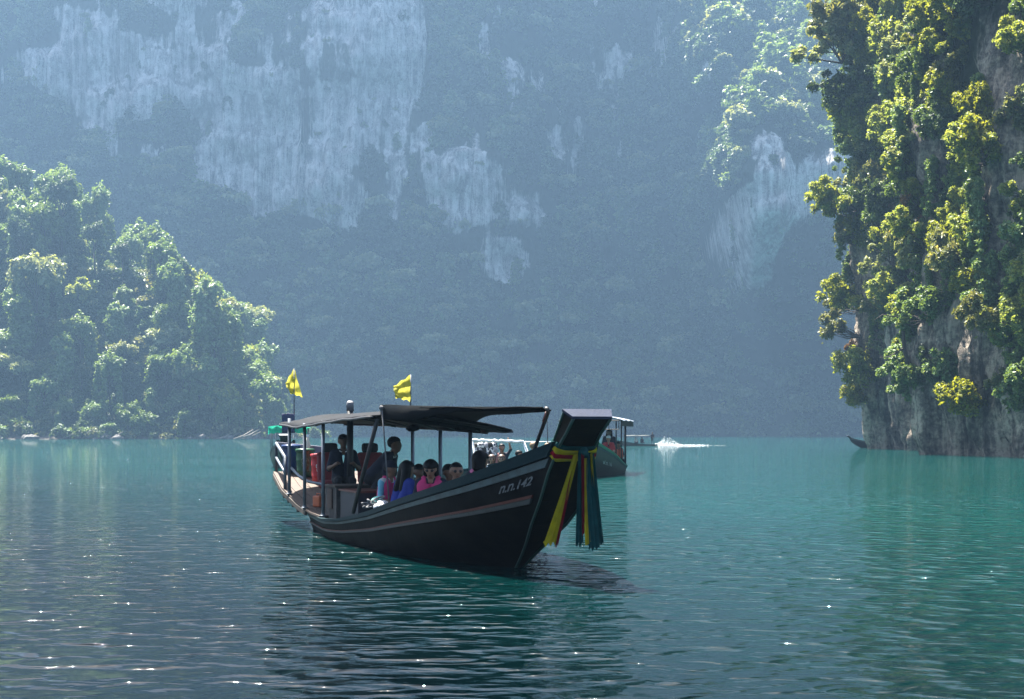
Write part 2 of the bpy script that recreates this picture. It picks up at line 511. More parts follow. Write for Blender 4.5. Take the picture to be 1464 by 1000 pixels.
# ------------------------------------------------------------------ the near limestone cliff on the right
path = np.array([(86, 196), (66, 176), (48, 162), (41, 159), (37.9, 156.0), (38.9, 149), (39.8, 143), (40.6, 138), (41, 133), (38.4, 125), (34.0, 115.2), (32.9, 113.0), (33.5, 109.5), (34.6, 106.5), (34.9, 103.0), (36.0, 100.0), (36.6, 96.5), (38.4, 92), (44, 84), (60, 76), (84, 70)], float)
seg = np.r_[0, np.cumsum(np.hypot(*np.diff(path, axis=0).T))]
ss = np.arange(0, seg[-1], 0.30)
PX_, PY_ = np.interp(ss, seg, path[:, 0]), np.interp(ss, seg, path[:, 1])
ker = np.ones(5) / 5
PX_ = np.convolve(np.pad(PX_, 2, mode='edge'), ker, 'valid'); PY_ = np.convolve(np.pad(PY_, 2, mode='edge'), ker, 'valid')
tx, ty = np.gradient(PX_), np.gradient(PY_)
ln = np.hypot(tx, ty); nxn, nyn = ty / ln, -tx / ln
k25 = np.ones(25) / 25
nxn = np.convolve(np.pad(nxn, 12, mode='edge'), k25, 'valid'); nyn = np.convolve(np.pad(nyn, 12, mode='edge'), k25, 'valid')
ln = np.hypot(nxn, nyn); nxn, nyn = nxn / ln, nyn / ln
if nxn.mean() > 0: nxn, nyn = -nxn, -nyn
cz = np.concatenate([np.arange(-2, 56, 0.30), np.arange(57, 96, 1.5)])
S2, Z2 = np.meshgrid(ss, cz)
BX, BY = np.broadcast_to(PX_, S2.shape), np.broadcast_to(PY_, S2.shape)
off = (1.5 * fbm(BX * 0.10, BY * 0.10, Z2 * 0.045, 3, 51)
       + 0.95 * fbm(BX * 0.42, BY * 0.42, Z2 * 0.05, 4, 53)
       - 0.85 * np.abs(noise3(BX * 0.55, BY * 0.55, Z2 * 0.06 + 0.35 * noise3(BX * .2, BY * .2, Z2 * .2, 5), 57)) ** 0.7
       + 0.34 * fbm(BX * 1.1, BY * 1.1, Z2 * 0.45, 4, 59, 0.6) - 0.30 * np.abs(noise3(BX * 1.7, BY * 1.7, Z2 * 0.22, 67))
       + 1.0 * noise3(BX * 0.15, BY * 0.15, Z2 * 0.16, 61) * smooth(6, 14, Z2))
lean = np.interp(Z2, [-2, 0, 1.5, 8, 20, 40, 95], [0.1, -0.35, 0.0, 0.3, 0.0, 0.2, -6])
off = off + lean
CX3 = BX + off * nxn; CY3 = BY + off * nyn
crock = 0.62 + 0.5 * fbm(BX * 0.15, BY * 0.15, Z2 * 0.10, 3, 63) + 0.5 * (1 - smooth(4, 13, Z2))
cliff_mat = rock_material('cliff_limestone', (0.46, 0.38, 0.29), (0.15, 0.125, 0.10), (0.02, 0.019, 0.018), (0.018, 0.026, 0.009), 0.75)
cliff = link('cliff', mesh_np('cliff', np.stack([CX3, CY3, Z2], -1).reshape(-1, 3), grid_faces(len(cz), len(ss)), [cliff_mat], False, {'rock': crock.ravel()}))
tag(cliff, kind='structure')
# ------------------------------------------------------------------ vegetation
bark_mat = paint('bark', (0.045, 0.035, 0.026), 0.9, 0.3, 4.0)
bark_pale = paint('pale_bark', (0.30, 0.26, 0.20), 0.9, 0.3, 4.0)
FOL = {
    'forest': foliage('forest_leaves', (0.032, 0.065, 0.023), (0.087, 0.152, 0.043), (0.145, 0.174, 0.051)),
    'broad': foliage('broad_leaves', (0.058, 0.117, 0.035), (0.166, 0.255, 0.062), (0.313, 0.332, 0.097)),
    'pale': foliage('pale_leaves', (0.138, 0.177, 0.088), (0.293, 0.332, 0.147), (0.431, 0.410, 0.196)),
    'lime': foliage('lime_leaves', (0.095, 0.140, 0.020), (0.265, 0.305, 0.042), (0.38, 0.34, 0.05), 0.5),
    'olive': foliage('olive_leaves', (0.069, 0.095, 0.035), (0.216, 0.225, 0.078), (0.431, 0.313, 0.097)),
    'deep': foliage('deep_leaves', (0.020, 0.046, 0.017), (0.072, 0.123, 0.041), (0.174, 0.217, 0.087)),
    'rust': foliage('rust_leaves', (0.102, 0.072, 0.029), (0.232, 0.145, 0.058), (0.362, 0.189, 0.087)),
}

def leaf_mesh(name, pts, size, out, mat, rng, up=0.45, elong=1.6, jit=0.9):
    """one small bent leaf (or leaf spray) per point; 'out' are outward directions"""
    n = len(pts)
    nrm = out * 0.6 + rng.normal(size=(n, 3)) * jit * 0.55
    nrm[:, 2] += up
    nrm /= np.linalg.norm(nrm, axis=1, keepdims=True) + 1e-9
    a = np.cross(nrm, rng.normal(size=(n, 3))); a /= np.linalg.norm(a, axis=1, keepdims=True) + 1e-9
    b = np.cross(nrm, a)
    s = size * rng.uniform(0.4, 1.4, n)[:, None]
    L, Wd = s * elong * 0.5, s * 0.5
    p0 = pts - a * L; p2 = pts + a * L - nrm * L * 0.35
    p1 = pts + b * Wd + nrm * Wd * 0.2; p3 = pts - b * Wd + nrm * Wd * 0.2
    V = np.stack([p0, p1, p2, p3], 1).reshape(-1, 3)
    i = np.arange(n)[:, None] * 4
    T = np.concatenate([i + [[0, 1, 2]], i + [[0, 2, 3]]], 1).reshape(-1, 3)
    tint = np.repeat(np.clip(rng.normal(0.45, 0.22, n), 0, 1), 4)
    return mesh_np(name, V, T, [mat], False, {'tint': tint})

def lobes_cloud(lobes, n, rng, shell=0.55, flat=0.8):
    w = np.array([r ** 2 for _, r in lobes]); w = w / w.sum()
    idx = rng.choice(len(lobes), n, p=w)
    d = rng.normal(size=(n, 3)); d /= np.linalg.norm(d, axis=1, keepdims=True)
    d[:, 2] = np.where((d[:, 2] < -0.35) & (rng.random(n) < 0.6), -d[:, 2], d[:, 2])
    rad = np.array([lobes[k][1] for k in idx]) * (shell + (1 - shell) * rng.random(n) ** 0.6)
    rad *= 1 + 0.6 * fbm(d[:, 0] * 2.2 + idx * 3.7, d[:, 1] * 2.2, d[:, 2] * 2.2, 2, 5)
    c = np.array([lobes[k][0] for k in idx])
    p = c + d * rad[:, None] * np.array([1, 1, flat])
    return p, d

def limbs(mb, start, lobes, r0, rng, n=6):
    for c, r in lobes:
        s = Vector(start); e = Vector(c)
        m = s.lerp(e, 0.5) + Vector(rng.normal(size=3)) * (e - s).length * 0.10
        mb.tube([s, m, e], [r0, r0 * 0.6, r0 * 0.22], n, caps=False)

def make_tree(name, height, crown_w, n, leaf, mat, seed, kind='round', bark=None):
    """returns (crown mesh, trunk mesh), base at the origin"""
    rng = np.random.default_rng(seed)
    lobes = []
    if kind == 'round':
        for k in range(24):
            a = rng.uniform(0, 2 * math.pi); q = math.sqrt(rng.random()) * crown_w * 0.40
            zz = height * (0.90 - 0.42 * (q / (crown_w * 0.36)) ** 2 * rng.uniform(0.5, 1.0)) - crown_w * rng.uniform(0.05, 0.25)
            lobes.append(((q * math.cos(a), q * math.sin(a), zz), crown_w * rng.uniform(0.07, 0.20)))
    elif kind == 'tall':
        for k in range(14):
            zz = height * (0.30 + 0.66 * k / 13); a = rng.uniform(0, 2 * math.pi); q = crown_w * 0.22 * rng.random()
            lobes.append(((q * math.cos(a), q * math.sin(a), zz), crown_w * rng.uniform(0.18, 0.32) * (1.05 - 0.35 * k / 13)))
    elif kind == 'draped':                                     # crown with vine curtains hanging almost to the ground
        for k in range(7):
            a = rng.uniform(0, 2 * math.pi); q = crown_w * 0.28 * rng.random()
            lobes.append(((q * math.cos(a), q * math.sin(a), height * rng.uniform(0.78, 0.93)), crown_w * rng.uniform(0.18, 0.28)))
        for k in range(5):
            a = rng.uniform(0, 2 * math.pi); q = crown_w * rng.uniform(0.2, 0.42)
            for j in range(6):
                lobes.append(((q * math.cos(a) * (1 + 0.06 * j), q * math.sin(a) * (1 + 0.06 * j), height * (0.80 - 0.12 * j)), crown_w * rng.uniform(0.07, 0.13)))
    elif kind == 'umbrella':
        for k in range(14):
            a = rng.uniform(0, 2 * math.pi); q = math.sqrt(rng.random()) * crown_w * 0.42
            lobes.append(((q * math.cos(a), q * math.sin(a), height * (0.93 - 0.12 * (q / (crown_w * .42)) ** 2) - rng.random() * height * .06), crown_w * rng.uniform(0.10, 0.17)))
    p, d = lobes_cloud(lobes, n, rng, 0.4, 0.95)
    me = leaf_mesh(name + '_crown', p, leaf, d, mat, rng)
    mb = MB()
    top = (rng.normal() * 0.03 * height, rng.normal() * 0.03 * height, height * 0.55)
    r0 = max(0.05, height * 0.018)
    mb.tube([(0, 0, -height * 0.12), (top[0] * 0.3, top[1] * 0.3, height * 0.25), top], [r0 * 1.5, r0 * 1.1, r0 * 0.8], 7)
    limbs(mb, top, lobes[:9], r0 * 0.6, rng, 5)
    return me, mb.mesh(name + '_trunk', bark or bark_mat, True)

def place_tree(name, meshes, loc, scale, rz, label, cat='tree', group=None, tilt=(0, 0), parts=('crown', 'trunk')):
    e = empty(name, loc, 0)
    e.rotation_euler = (tilt[0], tilt[1], rz)
    e.scale = scale if isinstance(scale, (tuple, list)) else (scale,) * 3
    link(parts[0], meshes[0], e); link(parts[1], meshes[1], e)
    return tag(e, label, cat, group)

# ---- far forest on the mountain: one mass, instanced by geometry nodes
far_protos = []
for i, (h, w, k, mt) in enumerate([(15, 13, 'round', 'forest'), (22, 11, 'tall', 'broad'), (17, 14, 'umbrella', 'pale'), (15, 9, 'draped', 'deep'), (13, 12, 'round', 'broad'), (18, 15, 'round', 'deep')]):
    c, t_ = make_tree('far_tree_%d' % i, h, w, 900, 1.25, FOL[mt], 100 + i, k)
    far_protos.append((c, t_))

def scatter_stuff(name, P, Sc, protos, seed):
    me = bpy.data.meshes.new(name)
    me.vertices.add(len(P)); me.vertices.foreach_set('co', np.asarray(P, np.float32).ravel())
    a = me.attributes.new('scale', 'FLOAT', 'POINT'); a.data.foreach_set('value', np.asarray(Sc, np.float32))
    rng = np.random.default_rng(seed)
    a = me.attributes.new('pick', 'INT', 'POINT'); a.data.foreach_set('value', rng.integers(0, len(protos), len(P)).astype(np.int32))
    a = me.attributes.new('turn', 'FLOAT', 'POINT'); a.data.foreach_set('value', rng.uniform(0, 6.283, len(P)).astype(np.float32))
    o = link(name, me)
    ng = bpy.data.node_groups.new(name, 'GeometryNodeTree')
    ng.interface.new_socket('Geometry', in_out='INPUT', socket_type='NodeSocketGeometry')
    ng.interface.new_socket('Geometry', in_out='OUTPUT', socket_type='NodeSocketGeometry')
    N = ng.nodes; L = ng.links
    gi, go = N.new('NodeGroupInput'), N.new('NodeGroupOutput')
    join = N.new('GeometryNodeGeometryToInstance')
    for pm in reversed(protos):
        po = bpy.data.objects.new(name + '_source', pm)      # never linked to the scene
        oi = N.new('GeometryNodeObjectInfo'); oi.inputs['Object'].default_value = po
        oi.inputs['As Instance'].default_value = True
        L.new(oi.outputs['Geometry'], join.inputs[0])
    iop = N.new('GeometryNodeInstanceOnPoints')
    m2p = N.new('GeometryNodeMeshToPoints')
    L.new(gi.outputs[0], m2p.inputs[0]); L.new(m2p.outputs[0], iop.inputs['Points'])
    iop.inputs['Pick Instance'].default_value = True
    def named(nm, typ):
        nd = N.new('GeometryNodeInputNamedAttribute'); nd.data_type = typ; nd.inputs['Name'].default_value = nm
        return nd.outputs['Attribute']
    j2 = N.new('GeometryNodeJoinGeometry')
    for l in list(join.inputs[0].links): pass
    L.new(join.outputs[0], iop.inputs['Instance'])
    L.new(named('pick', 'INT'), iop.inputs['Instance Index'])
    L.new(named('scale', 'FLOAT'), iop.inputs['Scale'])
    comb = N.new('ShaderNodeCombineXYZ'); L.new(named('turn', 'FLOAT'), comb.inputs[2])
    L.new(comb.outputs[0], iop.inputs['Rotation'])
    L.new(iop.outputs[0], go.inputs[0])
    N.remove(j2)
    md = o.modifiers.new('scatter', 'NODES'); md.node_group = ng
    return o

n = 10500
gy, gx = np.gradient(WY); cell_area = np.hypot(np.hypot(gx / 1.7, 1.0), gy / np.maximum(np.gradient(zs)[:, None], 0.5))
cell_area *= (np.abs(xs)[None, :] < 330) & (zs[:, None] < 275)
flat_i = RNG.choice(WY.size, n, p=(cell_area / cell_area.sum()).ravel())
fk, fi = np.unravel_index(flat_i, WY.shape)
fx, fz, fy, fr = xs[fi], zs[fk], WY[fk, fi], ROCK[fk, fi]
fu = CX + F_PX * fx / fy; fv = HORIZON - F_PX * (fz - CAM_H) / fy
keep = (fr < 0.35) | (RNG.random(n) < 0.09)
keep &= (fu > -160) & (fu < 1330) & (fv > -90)
fx, fy, fz = fx[keep], fy[keep], fz[keep]
rocky = fr[keep] > 0.2
sc = RNG.uniform(0.4, 1.35, len(fx)) * np.where(rocky, 0.45, 1.0)
order = RNG.permutation(len(fx))[:5600]
forest = scatter_stuff('forest', np.stack([fx, fy + 2, fz - 5 * sc], -1)[order], sc[order], [c for c, _ in far_protos], 5)
tag(forest, 'dark hazy forest covering the mountain wall across the lake', 'forest', kind='stuff')

# ---- single trees on the mountain: sunlit ones on the two outcrops, pale ones in the shade below
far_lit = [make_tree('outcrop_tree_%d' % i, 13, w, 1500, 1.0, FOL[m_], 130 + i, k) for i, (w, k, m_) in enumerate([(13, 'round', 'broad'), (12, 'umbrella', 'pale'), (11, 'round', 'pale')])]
cnt = 0
GU = CX + F_PX * xs[None, :] / WY; GV = HORIZON - F_PX * (zs[:, None] - CAM_H) / WY
for curve, grp, lab, m, vr in ((SPUR_A, 'sunlit trees on the upper outcrop', 'sunlit pale green tree on the high outcrop of the mountain wall', 48, (-40, 125)),
                          (SPUR_B, 'sunlit trees along the lower outcrop', 'sunlit pale tree along the crest of the lower limestone outcrop', 85, (-20, 300))):
    lim = np.interp(GV, [p[0] for p in curve], [p[1] for p in curve])
    ok = np.argwhere((GU - lim > -9) & (GU - lim < (40 if curve is SPUR_B else 58)) & (GV > vr[0]) & (GV < vr[1]) & (GU < 1230) & ((ROCK < 0.5) | (GU - lim < 14)))
    for q in RNG.choice(len(ok), m, replace=False):
        k_, i_ = ok[q]; x, d, z = xs[i_], WY[k_, i_], zs[k_]
        s_ = RNG.uniform(0.45, 0.85)
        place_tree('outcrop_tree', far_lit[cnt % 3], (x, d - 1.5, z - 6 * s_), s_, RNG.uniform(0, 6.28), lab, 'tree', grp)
        cnt += 1
for q in range(46):
    u = RNG.uniform(390, 1200); v = RNG.uniform(430, 600)
    d = 720.0
    for it in range(6):
        x = (u - CX) / F_PX * d; z = max(0.5, CAM_H - (v - HORIZON) / F_PX * d)
        yy, _ = far_point(np.array([x]), np.array([z])); d = float(yy[0])
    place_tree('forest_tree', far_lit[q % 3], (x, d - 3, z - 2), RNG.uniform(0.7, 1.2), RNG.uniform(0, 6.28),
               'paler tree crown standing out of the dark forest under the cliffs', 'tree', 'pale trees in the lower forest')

# ---- the hill on the left: every crown a tree
HK = [('round', 'broad', 13, 13), ('umbrella', 'pale', 14, 13), ('tall', 'broad', 15, 9), ('draped', 'broad', 15, 9), ('round', 'lime', 11, 11), ('draped', 'deep', 17, 8), ('round', 'pale', 9, 9)]
HLAB = ['rounded leafy green tree on the lakeside hill', 'pale flat-topped tree on the lakeside hill', 'tall narrow green tree on the lakeside hill',
        'tree hung with vine curtains on the lakeside hill', 'bright yellow-green tree on the lakeside hill', 'tall dark tree draped in vines on the lakeside hill', 'small pale bushy tree on the lakeside hill']
hill_protos = [make_tree('hill_tree_%d' % i, h, w, 5200, 0.62, FOL[mt], 200 + i, k, bark_mat) for i, (k, mt, h, w) in enumerate(HK)]
pts = []
tries = 0
while len(pts) < 215 and tries < 30000:
    tries += 1
    x = RNG.uniform(-232, -74); y = RNG.uniform(400, 515)
    z = float(hill_h(x, y))
    if z < 0.3: continue
    u = CX + F_PX * x / y
    if u < -120: continue
    if x > -84 and RNG.random() < 0.0: continue
    if all((x - a) ** 2 + 0.8 * (y - b) ** 2 > 4.6 ** 2 for a, b, _ in pts): pts.append((x, y, z))
for x in np.arange(-112, -80, 2.6):
    for y in (409, 420, 433, 448):
        z = float(hill_h(x, y))
        if z > 0.3 and RNG.random() < 0.7: pts.append((x + RNG.normal(), y + RNG.normal() * 3, z))
pts.sort(key=lambda p: p[1])
for q, (x, y, z) in enumerate(pts):
    k = int(RNG.choice(7, p=[.20, .07, .22, .22, .10, .11, .08]))
    s_ = RNG.choice([RNG.uniform(0.45, 0.8), RNG.uniform(0.7, 1.1), RNG.uniform(1.0, 1.5)], p=[.35, .45, .2]) * (0.62 if z < 6 else 1.0)
    place_tree('hill_tree', hill_protos[k], (x, y, z - 0.8), (s_ * RNG.uniform(.9, 1.15), s_, s_ * RNG.uniform(.85, 1.5)), RNG.uniform(0, 6.28), HLAB[k], 'tree', HLAB[k].replace(' tree', ' trees', 1))
# low scrub between them
n = 2600
sx = RNG.uniform(-235, -66, n); sy = RNG.uniform(400, 500, n); sz = hill_h(sx, sy)
k_ = sz > 0.0
scrub_me = [make_tree('scrub_%d' % i, 4.5, 5.5, 420, 0.55, FOL[m_], 240 + i, 'round')[0] for i, m_ in enumerate(['broad', 'deep', 'olive'])]
scrub = scatter_stuff('undergrowth', np.stack([sx, sy, sz - 1.2], -1)[k_], RNG.uniform(0.5, 1.3, k_.sum()), scrub_me, 8)
tag(scrub, 'low green undergrowth between the trees of the lakeside hill', 'undergrowth', kind='stuff')

# ---- boulders and driftwood along the hill's foot
stone_mat = paint('shore_stone', (0.13, 0.12, 0.11), 0.9, 0.3, 0.8)
drift_mat = paint('driftwood', (0.24, 0.21, 0.17), 0.9, 0.25, 1.0)
def shore_y(x):
    yy = np.arange(396, 470, 0.5); h = hill_h(np.full(len(yy), x), yy)
    return float(yy[np.argmax(h > -0.2)])
bme = [MB().blob((0, 0, 0), (1.5, 1.2, 1.0), s, 0.45, 12, 8).mesh('boulder', stone_mat) for s in range(4)]
for q in range(17):
    u = RNG.choice([RNG.uniform(0, 60), RNG.uniform(80, 185), RNG.uniform(225, 300), RNG.uniform(300, 350)])
    x = (u - CX) / F_PX * 408; y = shore_y(x)
    o = link('boulder', bme[q % 4], None, (x, y - RNG.uniform(0, 1.5), RNG.uniform(-0.2, 0.7)), RNG.uniform(0, 6.28))
    o.scale = (RNG.uniform(0.4, 1.3),) * 3
    tag(o, 'grey boulder at the waterline below the wooded hill', 'boulder', 'boulders along the hill shore')
for q in range(14):
    u = RNG.choice([RNG.uniform(95, 180), RNG.uniform(300, 375)])
    x = (u - CX) / F_PX * 408; y = shore_y(x) - 0.6
    l = RNG.uniform(3, 7); a = RNG.uniform(-0.6, 0.9)
    mb = MB(); mb.tube([(-l / 2, 0, 0.0), (0, 0.3, l * 0.16), (l / 2, 0.6, l * 0.42)], [0.22, 0.17, 0.08], 6)
    o = mb.build('driftwood_log', drift_mat, None, True, (x, y, 0.1), a)
    tag(o, 'bleached fallen log leaning up from the water below the wooded hill', 'log', 'driftwood along the hill shore')

# ---- shrubs and small trees on the near cliff
def make_shrub(name, r, n, leaf, mat, seed, kind):
    rng = np.random.default_rng(seed); lobes = []
    if kind == 'bush':
        for k in range(28):
            d = rng.normal(size=3); d /= np.linalg.norm(d); d[2] *= 0.8
            lobes.append((tuple(d * r * rng.uniform(0.25, 1.0)), r * rng.uniform(0.10, 0.30)))
    elif kind == 'hang':
        for k in range(5):
            y0, x0 = rng.uniform(-r * 0.5, r * 0.5), rng.uniform(-r * 0.2, r * 0.2)
            m = rng.integers(5, 9)
            for j in range(m):
                lobes.append(((x0 + rng.normal() * 0.15, y0 + rng.normal() * 0.15, r * (0.8 - 0.36 * j)), r * rng.uniform(0.13, 0.24) * (1.1 - 0.08 * j)))
    elif kind == 'spread':                                     # a layered tree reaching out along -X
        for k in range(12):
            q = rng.uniform(0.2, 1.0)
            lobes.append(((-r * 1.3 * q, rng.normal() * r * 0.45, r * (0.25 * q + rng.normal() * 0.28)), r * rng.uniform(0.16, 0.3)))
    elif kind == 'thin':
        for k in range(14):
            d = rng.normal(size=3); d /= np.linalg.norm(d)
            lobes.append((tuple(d * r * rng.uniform(0.4, 1.0)), r * rng.uniform(0.12, 0.22)))
    p, d = lobes_cloud(lobes, n, rng, 0.12, 1.0)
    me = leaf_mesh(name, p, leaf, d, mat, rng, 0.35, 1.9, 1.3)
    mb = MB(); limbs(mb, (r * 0.55, 0, -r * 0.45), lobes[:10], max(0.03, r * 0.035), rng, 5)
    return me, mb.mesh(name + '_stem', bark_mat, True)
CK = [('bush', 'broad', 2.3, 6510, 0.184), ('bush', 'lime', 2.1, 5580, 0.176), ('bush', 'olive', 2.2, 5270, 0.200), ('hang', 'broad', 2.2, 3410, 0.160), ('hang', 'deep', 2.4, 3410, 0.176),
      ('spread', 'lime', 2.3, 3410, 0.176), ('thin', 'pale', 2.2, 2325, 0.192), ('bush', 'deep', 2.4, 6510, 0.192), ('spread', 'olive', 2.4, 3410, 0.192), ('thin', 'rust', 1.6, 1085, 0.176)]
CLAB = ['dense green shrub', 'bright lime green shrub', 'olive brown shrub', 'hanging green vine curtain', 'dark hanging vine curtain', 'lime green tree reaching out sideways',
        'thin pale-leaved shrub', 'dark glossy shrub', 'olive tree reaching out sideways', 'sparse rusty-leaved shrub']
cliff_protos = [make_shrub('cliff_shrub_%d' % i, r, n_, lf, FOL[mt], 300 + i, k) for i, (k, mt, r, n_, lf) in enumerate(CK)]
def cliff_at(si, zi): return CX3[zi, si], CY3[zi, si]
def cliff_normal(si): return nxn[si], nyn[si]
BARE = [(1388, -60, 1480, 130), (1412, 130, 1460, 320), (1225, 560, 1470, 660), (1232, 470, 1300, 600), (1370, 430, 1425, 580), (1340, 560, 1470, 600)]
placed = 0; tries = 0; occupied = []
while placed < 290 and tries < 60000:
    tries += 1
    si = int(RNG.integers(20, len(ss) - 8)); z = RNG.uniform(4, 54)
    zi = int(np.searchsorted(cz, z))
    x, y = cliff_at(si, zi)
    u = CX + F_PX * x / y; v = HORIZON - F_PX * (z - CAM_H) / y
    if u > 1500 or v < -60 or u < 1150: continue
    by, bx = PY_[si], PX_[si]
    if not ((139 < by < 158.5 and bx < 41) or (87 < by < 117)): continue
    if any(a <= u <= c and b <= v <= d for a, b, c, d in BARE) and RNG.random() < 0.93: continue
    if v > 520 and RNG.random() < 0.5: continue
    if by > 130 and sum(1 for q in occupied if q[1] > 130) > 105: continue
    s_ = RNG.uniform(0.4, 0.95) if by < 117 else RNG.uniform(0.6, 1.2)
    if any((x - a) ** 2 + (y - b) ** 2 + (z - c) ** 2 < (0.85 * s_) ** 2 for a, b, c in occupied): continue
    occupied.append((x, y, z))
    k = int(RNG.choice(10, p=[.17, .25, .05, .16, .04, .13, .11, .04, .03, .02]))
    a_, b_ = cliff_normal(si)
    rz = math.atan2(-b_, -a_) + RNG.normal() * 0.5
    place_tree('cliff_shrub', cliff_protos[k], (x + a_ * 0.9 * s_, y + b_ * 0.9 * s_, z), (s_, s_, s_ * RNG.uniform(0.85, 1.2)), rz,
               CLAB[k] + ' growing on the near limestone cliff', 'shrub', 'near cliff: ' + CLAB[k], (RNG.normal() * 0.12, RNG.normal() * 0.12), ('foliage', 'stem'))
    placed += 1
# trees that stick out of the cliff's left edge, at the heights the photograph shows
for u, v, k, s_, lab in ((1178, 30, 2, 1.5, 'olive crown at the top of the cliff edge'), (1165, 75, 6, 1.5, 'pale crown jutting out near the top of the cliff edge'), (1190, 130, 7, 1.3, 'dark crown below the pale one on the cliff edge'),
                         (1200, 165, 1, 1.1, 'lime green bush below the dark crown on the cliff edge'), (1215, 215, 0, 1.1, 'green bush halfway up the cliff edge'), (1192, 285, 5, 1.25, 'slender tree reaching far out from the middle of the cliff edge'),
                         (1225, 330, 1, 1.1, 'lime bush under the slender reaching tree'), (1215, 425, 5, 1.35, 'leafy branch reaching out above the bare rock foot'), (1200, 470, 8, 0.9, 'olive branch drooping above the bare rock foot'),
                         (1212, 525, 1, 1.25, 'bright yellow-green bush low on the cliff edge'), (1208, 565, 1, 0.75, 'small lime bush just above the water at the cliff edge')):
    d = 153.0
    p_ = px(u, v, d)
    place_tree('cliff_tree', cliff_protos[k], (p_.x + 0.9, d - 0.6, p_.z), s_ * 1.05, RNG.normal() * 0.3, lab, 'tree', None, (0, 0), ('foliage', 'stem'))
# the bent bare trunk and dead branches on the near buttress
def bare(name, pix, r0, r1, lab, twigs=()):
    e = empty(name, px(*pix[0]))
    o0 = px(*pix[0])
    mb = MB(); P = [px(*p) - o0 for p in pix]
    mb.tube(P, [r0 + (r1 - r0) * i / (len(P) - 1) for i in range(len(P))], 7)
    mb.build('trunk', bark_mat, e, True)
    for tw in twigs:
        mb = MB(); P = [px(*p) - o0 for p in tw]
        mb.tube(P, [r1, r1 * 0.6] + [r1 * 0.35] * (len(P) - 2), 5); mb.build('branch', bark_mat, e, True)
    return tag(e, lab, 'tree')
bare('bent_trunk', [(1338, 552, 112.5), (1318, 548, 111.5), (1302, 530, 111), (1293, 500, 111), (1290, 450, 111.5), (1288, 428, 112.2)], 0.30, 0.07, 'dark bent tree trunk hooking up from the near buttress',
     [[(1290, 455, 111.4), (1262, 450, 111), (1250, 458, 110.8)], [(1318, 548, 111.5), (1335, 540, 110.6), (1350, 533, 110.2)], [(1292, 498, 111), (1272, 510, 110.5), (1258, 512, 110.3)]])
bare('dead_branch', [(1222, 148, 154.5), (1195, 138, 153), (1180, 126, 152.4), (1161, 119, 152)], 0.12, 0.03, 'bare dead branch poking out of the cliff greenery into the haze')
bare('leaning_snag', [(1395, 440, 110), (1370, 400, 109), (1345, 372, 108.6)], 0.12, 0.05, 'thin leafless snag leaning over the near buttress', [[(1368, 398, 109), (1350, 402, 108.5), (1335, 396, 108.3)], [(1358, 388, 108.8), (1356, 365, 108.5), (1348, 350, 108.3)]])
# ------------------------------------------------------------------ longtail boat hull, shared by all the boats
STEM = [(-0.30, -0.36, 0.035), (0.0, 0.0, 0.045), (0.36, 0.58, 0.14), (0.61, 0.97, 0.23), (0.91, 1.37, 0.285), (1.24, 1.60, 0.28), (1.54, 1.775, 0.225), (1.88, 2.10, 0.21)]   # z, X, half width
SHEER = [(-8.4, 0.30), (-7.3, 0.27), (-6.0, 0.29), (-4.74, 0.36), (-3.16, 0.54), (-0.87, 0.93), (0.17, 1.13), (0.94, 1.32), (1.80, 1.56), (2.3, 1.7)]
XS_STERN = -8.1
def stem_x(z): return float(np.interp(z, [s[0] for s in STEM], [s[1] for s in STEM]))
def stem_w(z): return float(np.interp(z, [s[0] for s in STEM], [s[2] for s in STEM]))
_sx = np.linspace(-8.4, 2.3, 200)
_sz = np.interp(_sx, [s[0] for s in SHEER], [s[1] for s in SHEER])
_k = np.hanning(21); _k /= _k.sum()
_sz = np.convolve(np.pad(_sz, 10, mode='reflect', reflect_type='odd'), _k, 'valid')
def sheer(x): return float(np.interp(x, _sx, _sz))

_STEM_END = {}
def hull_pt(s, f, side, inset=0.0):
    """s: 0 stern .. 1 stem, f: 0 keel .. 1 gunwale (may exceed a little); side -1 starboard, +1 port"""
    if f not in _STEM_END:
        z = 0.8 * f
        for it in range(12):
            xe = stem_x(z); z = -0.30 + f * (sheer(xe) + 0.30)
        _STEM_END[f] = (stem_x(z), stem_w(z), float(np.interp(f, [0, 0.15, 0.35, 0.6, 1.0], [0.55, 0.84, 1.0, 1.07, 1.13])))
    xe, we, bm = _STEM_END[f]
    x0 = XS_STERN + 0.30 * (1 - f)
    X = x0 + (xe - x0) * s
    zz = -0.30 + f * (sheer(X) + 0.30)
    d = xe - X
    b = we + (bm - we) * math.tanh(d / (1.75 + 0.65 * f))
    b *= 1 - 0.27 * _ss((-X - 5.2) / 3.0)
    return Vector((X, side * (b - inset), zz))

def _ss(t):
    t = min(1.0, max(0.0, t)); return t * t * (3 - 2 * t)

def S_of(X, f):
    lo, hi = 0.0, 1.0
    for it in range(24):
        m = (lo + hi) / 2
        if hull_pt(m, f, 1).x < X: lo = m
        else: hi = m
    return lo

def hull_mesh(mb, ns=46, nf=12):
    svals = [1 - (1 - i / ns) ** 1.35 for i in range(ns + 1)]
    for side in (-1, 1):
        rows = [[hull_pt(s, f / nf, side) for s in svals] for f in range(nf + 1)]
        mb.sheet(rows)
        rows = [[hull_pt(s, f / nf, side, 0.045) for s in svals] for f in range(2, nf + 1)]
        mb.sheet(rows)
    # bottom and transom
    mb.sheet([[hull_pt(s, 0, -1) for s in svals], [hull_pt(s, 0, 1) for s in svals]])
    mb.sheet([[hull_pt(0, f / nf, -1) for f in range(nf + 1)], [hull_pt(0, f / nf, 1) for f in range(nf + 1)]])

